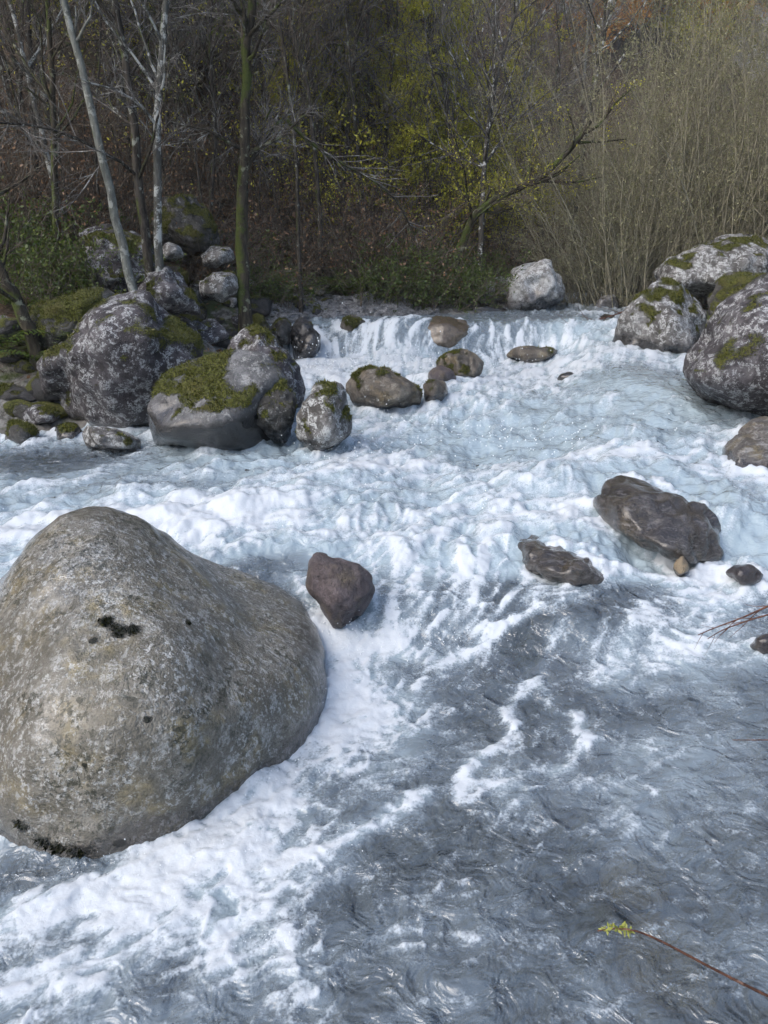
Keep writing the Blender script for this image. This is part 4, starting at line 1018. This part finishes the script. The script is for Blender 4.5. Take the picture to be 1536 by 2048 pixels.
# ------------------------------------------------------------------ prototypes repeated through the wood
def proto(name, label, cat, group, parts): return plant(name, label, cat, parts, (0, 0, 0), group)
bare = [proto('tree', 'bare grey tree standing in the wood on the slope', 'tree', 'bare trees on the slope', bare_tree_parts(rt, H, r, M['bark_dark'], tw, limbs=20, branches=130, twigs=850, leaf=M[lf], nleaf=900, lsize=(.04, .075)))
        for H, r, tw, lf in ((8.5, .05, M['twig_grey'], 'leaf_brown'), (10, .065, M['twig_brown'], 'leaf_olive'), (7, .038, M['twig_brown'], 'leaf_yellow'))]
yel = [proto('tree', 'tree with thin yellow autumn leaves on the slope', 'tree', 'yellow-leaved trees on the slope', bare_tree_parts(rt, H, r, M['bark_dark'], M['twig_brown'], limbs=20, branches=110, twigs=600, leaf=M['leaf_yellow'], nleaf=nl, lsize=(.05, .10), limb_t=(.15, .97), llr=(.2, .4)))
       for H, r, nl in ((7.5, .06, 8000), (9, .08, 9000))]
ora = proto('tree', 'orange autumn tree on the far valley side', 'tree', 'orange trees on the far valley side', bare_tree_parts(rt, 9, .10, M['bark_dark'], M['twig_brown'], limbs=22, branches=100, twigs=500, leaf=M['leaf_orange'], limb_t=(.15, .97), nleaf=9000, lsize=(.10, .18), llr=(.3, .5)))
gre = proto('tree', 'leafy green-brown tree on the slope', 'tree', 'green-brown trees on the slope', bare_tree_parts(rt, 8, .08, M['bark_dark'], M['twig_brown'], limbs=22, branches=100, twigs=500, leaf=M['leaf_green'], limb_t=(.15, .97), nleaf=7000, lsize=(.06, .11), llr=(.3, .5)))

sap = [proto('sapling', 'thin bare sapling in the dark wood', 'sapling', 'thin saplings in the wood', bare_tree_parts(rt, H, .017, M['bark_dark'], tw, limbs=14, branches=50, twigs=260, lean=.18, limb_t=(.2, .97), leaf=M[lf], nleaf=240, lsize=(.03, .06)))
       for H, tw, lf in ((5.5, M['twig_grey'], 'leaf_olive'), (4.2, M['twig_brown'], 'leaf_yellow'), (6.5, M['twig_brown'], 'leaf_green'))]

def willow_parts(rng, n=46, H=5.5, nl=5200):
    a = rng.uniform(0, 2 * math.pi, n); rad = rng.uniform(.0, .5, n)
    base = np.stack([np.cos(a) * rad, np.sin(a) * rad, np.full(n, -.1)], 1)
    d = np.stack([np.cos(a) * rng.uniform(.05, .5, n), np.sin(a) * rng.uniform(.05, .5, n), np.ones(n)], 1)
    S = grow(base, d, rng.uniform(.5, 1.05, n) * H, rng.uniform(.008, .018, n), 11, rng, .085, .10, .2)
    B = sprout(S, 420, rng, .08, .98, (.3, .9), (.15, .36), 6, .006, .12, .35)
    W = sprout(B, 3200, rng, .1, 1, (.3, .9), (.25, .6), 4, .0038, .12, .2)
    V, F = tubes([S], [5]); V2, F2 = tubes([B, W], [3, 3]); V3, F3, r3 = leaves(W, nl, rng, (.024, .052), .32, droop=-.1)
    return [('stems', V, F, M['twig_olive'], None), ('twigs', V2, F2, M['twig_olive'], None), ('foliage', V3, F3, M['leaf_olive'], r3)]
wil = [proto('willow_shrub', 'many-stemmed olive willow shrub crowding the far bank', 'shrub', 'willow shrubs on the far bank', willow_parts(rt, *k)) for k in ((52, 5.4, 17000), (40, 4.4, 14000))]

def bramble_parts(rng, H=1.3, n=40, leafm='leaf_green', nl=500):
    a = rng.uniform(0, 2 * math.pi, n); rad = rng.uniform(.0, .7, n)
    base = np.stack([np.cos(a) * rad, np.sin(a) * rad, np.full(n, -.1)], 1)
    S = grow(base, rng.normal(size=(n, 3)) * [.5, .5, .15] + [0, 0, 1], rng.uniform(.5, 1.4, n) * H, rng.uniform(.004, .010, n), 8, rng, .16, -.25, .3)
    W = sprout(S, 420, rng, .1, 1, (.4, 1.2), (.2, .5), 5, .0045, .2, .0)
    V, F = tubes([S, W], [4, 3]); V3, F3, r3 = leaves(W, nl, rng, (.03, .06), .55)
    return [('stems', V, F, M['twig_brown'], None), ('foliage', V3, F3, M[leafm], r3)]
bra = [proto('bramble_bush', lab, 'bush', grp, bramble_parts(rt, *k)) for k, lab, grp in (
    ((1.2, 60, 'leaf_brown', 500), 'tangled brown leafless bush on the slope', 'brown bushes on the slope'),
    ((.7, 34, 'leaf_green', 2200), 'low tangled bush with small green leaves near the bank', 'green bushes near the bank'),
    ((1.5, 50, 'leaf_yellow', 2600), 'bush with yellowish leaves between the trunks', 'yellowish bushes between the trunks'))]

def fern_parts(rng, n=11, L=.55):
    Vs, Fs, off = [], [], 0
    for k in range(n):
        a = 2 * math.pi * k / n + rng.normal() * .2; d = np.array([math.cos(a), math.sin(a), 0]); s_ = np.array([-d[1], d[0], 0]); l = L * rng.uniform(.7, 1.15)
        for j in range(16):
            t = (j + 1) / 17; c = d * l * t + np.array([0, 0, l * (1.15 * t - 1.15 * t * t)]); w = l * .26 * math.sin(math.pi * (t ** .7)) + .01
            for sg in (-1, 1):
                e = c + s_ * sg * w + d * w * .35 + np.array([0, 0, -.15 * w]); m_ = (c + e) / 2; th = d * l * .022
                Vs += [c, m_ + th, e, m_ - th]; Fs.append([off, off + 1, off + 2, off + 3]); off += 4
        Vs += [d * 0 + s_ * .004, d * 0 - s_ * .004, d * l * .5 + [0, 0, l * .287], d * l * .5 + [0, 0, l * .287 + .004]]; Fs.append([off, off + 1, off + 2, off + 3]); off += 4
    rn = np.repeat(rng.random(off // 4) * .7 + .15, 4)
    return [('fronds', np.array(Vs), np.array(Fs), M['leaf_green'], rn)]
fern = proto('fern', 'green fern drooping over the bank', 'fern', 'ferns on the bank', fern_parts(rt))

_first = set(); DEF = {o.name: (o['label'], o['group']) for o in bare + sap + yel + [ora, gre] + wil + bra + [fern]}
def put(pr, x, y, rng, s=1.0, label=None, group=None, tilt=.0, dz=0.0):
    o = pr if pr.name not in _first else copy_tree(pr); _first.add(pr.name)
    if o is not pr: o.name = pr.name.split('.')[0]
    o.location = (x, y, float(ground_z(x, y)) + dz); o.rotation_euler = (rng.normal() * tilt, rng.normal() * tilt, rng.uniform(0, 6.283)); o.scale = (s, s, s * rng.uniform(.92, 1.1))
    l0, g0 = DEF[pr.name]
    o['label'] = label or l0
    if group or not label: o['group'] = group or g0
    elif 'group' in o: del o['group']
    return o

def strew(prs, cnt, box, rng, smin=.8, smax=1.2, ymin=9.0, tilt=.05, clear=1.0, label=None, group=None):
    k = tries = 0
    while k < cnt and tries < cnt * 30:
        tries += 1
        p = on_ground(rng.uniform(box[0], box[2]), rng.uniform(box[1], box[3]), ymin)
        if p[1] < ymin or float(river_sd(p[0], p[1])) < clear or p[1] > 100: continue
        put(prs[int(rng.integers(len(prs)))], p[0], p[1], rng, rng.uniform(smin, smax), label, group, tilt=tilt); k += 1

# named specimens
p = on_ground(850, 440, 12); put(yel[0], p[0], p[1], rt, .7, 'yellow-leaved bushy tree above the crooked mossy tree', tilt=.02)
for u, v, s in ((800, 470, .6), (905, 450, .58), (850, 420, .66), (930, 480, .5), (740, 420, .55), (820, 500, .5)):
    p = on_ground(u, v, 13); put(yel[1], p[0], p[1], rt, s, 'yellow-leaved sapling crowding beside the bushy yellow tree', 'yellow saplings by the bushy tree', tilt=.04)
p = on_ground(985, 520, 12); put(bra[2], p[0], p[1], rt, .8, 'small bright yellow-leaved bush beside the bright white boulder')
for u, v, y0 in ((800,570,12.5),(850,575,12.5),(690,590,12),(760,575,12.5),(880,560,12.5),(905,570,12.5),(640,595,12)):
    p = on_ground(u, v, y0); put(fern, p[0], p[1], rt, rt.uniform(1.1, 1.7), 'green fern drooping from the bank above the upper pool', 'ferns above the upper pool')
for u, v, y0 in ((140,700,8.0),(95,730,8.0),(45,620,8.5),(15,700,8.0)):
    p = on_ground(u, v, y0); put(fern, p[0], p[1], rt, rt.uniform(1.0, 1.5), 'green fern in the shade beside the flat-topped mossy slab', 'ferns beside the mossy slab')
# willows on the far bank
for u, v, Y, k, s in ((1165,575,15.5,1,.95),(1240,570,15.0,1,1.2),(1310,560,14.8,0,1.05),(1390,540,15.2,0,1.1),(1470,545,14.5,1,1.3),(1560,560,15.2,0,1.15),(1270,560,17.5,1,1.2),(1430,545,18,0,1.0),(1350,545,19,1,1.1),(1650,560,16,0,1.2),(1520,545,19,1,1.2)):
    x = at(u, v, Y)[0]; put(wil[k], x, Y, rt, s, tilt=.06)
strew(bare, 15, (0, 300, 620, 480), rt, .8, 1.15, 11.5, clear=1.6, label='bare tree in the thicket behind the rubble and mossy boulders', group='bare trees behind the boulders')
strew(bare, 16, (560, 250, 1180, 470), rt, .8, 1.2, 14, clear=1.8, label='bare tree on the brown slope above the upper pool', group='bare trees above the upper pool')
strew(bare, 18, (0, 60, 1250, 260), rt, .9, 1.3, 18, label='bare tree high up the wooded slope', group='bare trees high on the slope')
strew(sap, 40, (0, 330, 620, 570), rt, .8, 1.3, 10.5, .12, 1.0, 'thin bare sapling in the dark wood behind the boulders', 'saplings behind the boulders')
strew(sap, 34, (560, 300, 1150, 560), rt, .7, 1.2, 13, .12, .8, 'thin bare sapling on the slope above the upper pool', 'saplings above the upper pool')
strew(yel, 16, (560, 60, 900, 230), rt, .8, 1.1, 20, label='yellow-leaved tree high on the wooded slope', group='yellow-leaved trees high on the slope')
strew(yel, 16, (600, 200, 1080, 420), rt, .45, .8, 15.5, label='small yellow-leaved tree on the slope above the crooked mossy tree', group='yellow-leaved trees on the slope')
strew([yel[0], gre], 8, (330, 180, 640, 400), rt, .4, .7, 14, label='small leafy tree behind the thick mossy trunk', group='leafy trees behind the thick mossy trunk')
strew(yel, 8, (0, 40, 420, 260), rt, .6, .9, 18, label='yellow-leaved tree behind the pale leaning trunk', group='yellow-leaved trees behind the pale trunk')
strew([gre], 16, (0, 40, 420, 330), rt, .6, 1.0, 15, label='leafy green tree in the dark wood behind the leaning trunk', group='green trees behind the leaning trunk')
strew([gre], 8, (420, 0, 1100, 200), rt, .7, 1.1, 22)
strew([ora], 14, (1140, 20, 1330, 170), rt, .7, 1.1, 26)
strew([ora], 10, (1330, 20, 1536, 200), rt, .9, 1.4, 40)
strew([ora, yel[0], bare[1]], 16, (1150, 20, 1536, 220), rt, 1.0, 1.5, 30)
strew([bra[0]], 46, (150, 330, 1150, 590), rt, .8, 1.3, 10.5, clear=.6)
strew([bra[0]], 18, (0, 380, 330, 600), rt, .8, 1.3, 10.5, clear=.8, label='tangled brown bush behind the mossy boulders', group='brown bushes behind the mossy boulders')
strew([bra[1]], 18, (520, 540, 960, 620), rt, .6, 1.1, 11.5, clear=.15, label='low leafy green bush on the bank above the gravel spit', group='green bushes above the gravel spit')
strew([bra[1]], 10, (0, 480, 180, 640), rt, .6, 1.1, 9, clear=.5, label='low leafy green bush behind the flat-topped mossy slab', group='green bushes behind the mossy slab')
strew([bra[2]], 26, (560, 280, 1150, 520), rt, .8, 1.6, 13.5, clear=1)
strew([bra[0]], 26, (1080, 470, 1300, 600), rt, .8, 1.4, 13.5, clear=.3, label='leafless brown brush at the foot of the willows', group='brown brush under the willows')
# silver-leaved tree far up the valley
plant('tree', 'silvery white-leaved tree high on the far slope', 'tree', bare_tree_parts(rt, 9, .1, M['bark_pale'], M['twig_grey'], limbs=22, branches=100, twigs=400, leaf=M['leaf_silver'], nleaf=2200, lsize=(.10, .2), llr=(.3, .45)), on_ground(1165, 200, 25))

# pale cliffs on the far valley wall
def cliff(label, u, v, w, h):
    p = on_ground(u, v, 45); rg2 = np.random.default_rng(int(u))
    q = rg2.uniform(-1, 1, (40, 3)) * [w, 2.5, h] + p + [0, 1.0, 0]
    V, F = rock_shape(q, 5, 1, .10, .16, int(u), 2.0, cuts=4)
    o = mesh_obj('cliff', V - p, F, M['cliff'], attrs=dict(wet=np.zeros(len(V)), moss=np.zeros(len(V)))); o.location = p
    tag(o, label, 'cliff')
cliff('pale cliff face above the orange trees on the far valley wall', 1310, 10, 2.6, 3.2)
cliff('tall narrow white cliff face behind the willow tops', 1500, 120, 2.2, 8)

# fallen leaves and gravel
n = 42000
lx = rt.uniform(-13, 12, n); ly = rt.uniform(8, 34, n); sdl = river_sd(lx, ly); kk = sdl > .25; lx, ly = lx[kk], ly[kk]
lz = ground_z(lx, ly) + rt.uniform(.0, .03, len(lx)); n = len(lx)
d = rt.normal(size=(n, 3)) * [1, 1, .35]; d = nrm(d); s_ = rt.uniform(.03, .075, n)[:, None]; w = nrm(np.cross(d, rt.normal(size=(n, 3)) * .5 + [0, 0, 1])) * s_ * .35
b = np.stack([lx, ly, lz], 1)
V = np.stack([b - d * s_ * .5, b + w, b + d * s_ * .5, b - w], 1).reshape(-1, 3)
tag(mesh_obj('leaf_litter', V, np.arange(4 * n).reshape(-1, 4), M['leaf_brown'], attrs=dict(rnd=np.repeat(rt.random(n), 4))), 'brown fallen leaves strewn over the forest floor', 'leaves', kind='stuff')
S1, F1, _, _ = ico(1)
n = 2600
pp = np.array([on_ground(rt.uniform(560, 850), rt.uniform(600, 640), 11.5) for _ in range(260)])
gp = pp[rt.integers(0, 260, n)] + rt.normal(size=(n, 3)) * [.12, .12, 0]
gk = river_sd(gp[:, 0], gp[:, 1]) > -.35; gp = gp[gk]; n = len(gp)
gp[:, 2] = ground_z(gp[:, 0], gp[:, 1]) + .015
V = (S1[None] * (1 + .25 * rt.normal(size=(n, len(S1), 1))) * (rt.uniform(.02, .07, (n, 1, 1)) * np.array([1.2, 1, .7])) + gp[:, None]).reshape(-1, 3)
F = (F1[None] + len(S1) * np.arange(n)[:, None, None]).reshape(-1, 3)
tag(mesh_obj('gravel', V, F, M['gravel'], smooth=False, attrs=dict(wet=np.zeros(len(V)))), 'pale grey gravel spit beside the upper pool', 'gravel', kind='stuff')

# ------------------------------------------------------------------ twigs reaching in from the near bank
def twig(label, pts, r, sub, rng, leafy=False):
    q = np.array([at(*p) for p in pts]); t = np.linspace(0, len(q) - 1, 18)
    q = np.stack([np.interp(t, np.arange(len(q)), q[:, c]) for c in range(3)], 1)
    for _ in range(2): q[1:-1] = .25 * q[:-2] + .5 * q[1:-1] + .25 * q[2:]
    foot = q[0].copy(); S = (q[None] - foot, np.linspace(r, r * .35, 18)[None])
    V, F = tubes([S], [8]); parts = [('stem', V, F, M['twig_red'], None)]
    if sub:
        B = sprout(S, sub, rng, .35, .95, (.3, .7), (.10, .28), 6, r * .5, .08, .05); V, F = tubes([B], [6]); parts.append(('side_twigs', V, F, M['twig_red'], None))
    if leafy:
        e = (S[0][:, 12:], S[1][:, 12:]); V, F, rn = leaves(e, 46, rng, (.010, .024), .38, t0=.05, droop=0, spread=.0015); parts.append(('leaves', V, F, M['leaf_lime'], rn))
    plant('twig', label, 'twig', parts, foot)
twig('reddish stem with small yellow-green leaves at its tip, reaching over the clear water', [(1800,2110,1.42), (1620,2030,1.46), (1536,1993,1.48), (1420,1935,1.5), (1330,1885,1.52), (1270,1858,1.53), (1225,1856,1.54), (1195,1862,1.54)], .0045, 0, rt, True)
twig('thin leafless twig over the froth, upper of the pair above the dark wet stone', [(1800,1120,3.3), (1620,1180,3.3), (1536,1212,3.3), (1480,1238,3.3), (1430,1255,3.3), (1396,1270,3.3)], .006, 5, rt)
twig('leafless forked twig over the froth, lower of the pair above the dark wet stone', [(1800,1180,3.25), (1620,1215,3.25), (1536,1228,3.25), (1470,1250,3.25), (1440,1262,3.25), (1415,1278,3.25)], .005, 4, rt)
twig('short bare twig poking over the clear water', [(1800,1470,2.6), (1620,1478,2.6), (1536,1480,2.6), (1465,1480,2.6)], .004, 0, rt)
q = [(1330,560,13.2), (1290,600,12.7), (1240,628,12.4), (1190,640,12.2), (1150,644,12.1), (1120,650,12.0)]
twig('bare branch stooping from the willows over the upper water', q, .014, 14, rt)

# ------------------------------------------------------------------ valley air
def haze():
    x0, x1, y0, y1, z0, z1 = -95, 140, -8, 160, -2.5, 95
    V = np.array([(x, y, z) for x in (x0, x1) for y in (y0, y1) for z in (z0, z1)], float)
    F = np.array([(0, 1, 3, 2), (4, 6, 7, 5), (0, 4, 5, 1), (2, 3, 7, 6), (0, 2, 6, 4), (1, 5, 7, 3)])
    t = NT('valley_air'); p = t.n('VolumePrincipled', Color=(.93, .96, 1.0), Density=.001)
    t.t.links.new(p.outputs[0], t.out.inputs['Volume'])
    o = mesh_obj('haze', V, F, t.m, smooth=False); tag(o, 'thin pale haze filling the valley air', 'haze', kind='stuff')
haze()
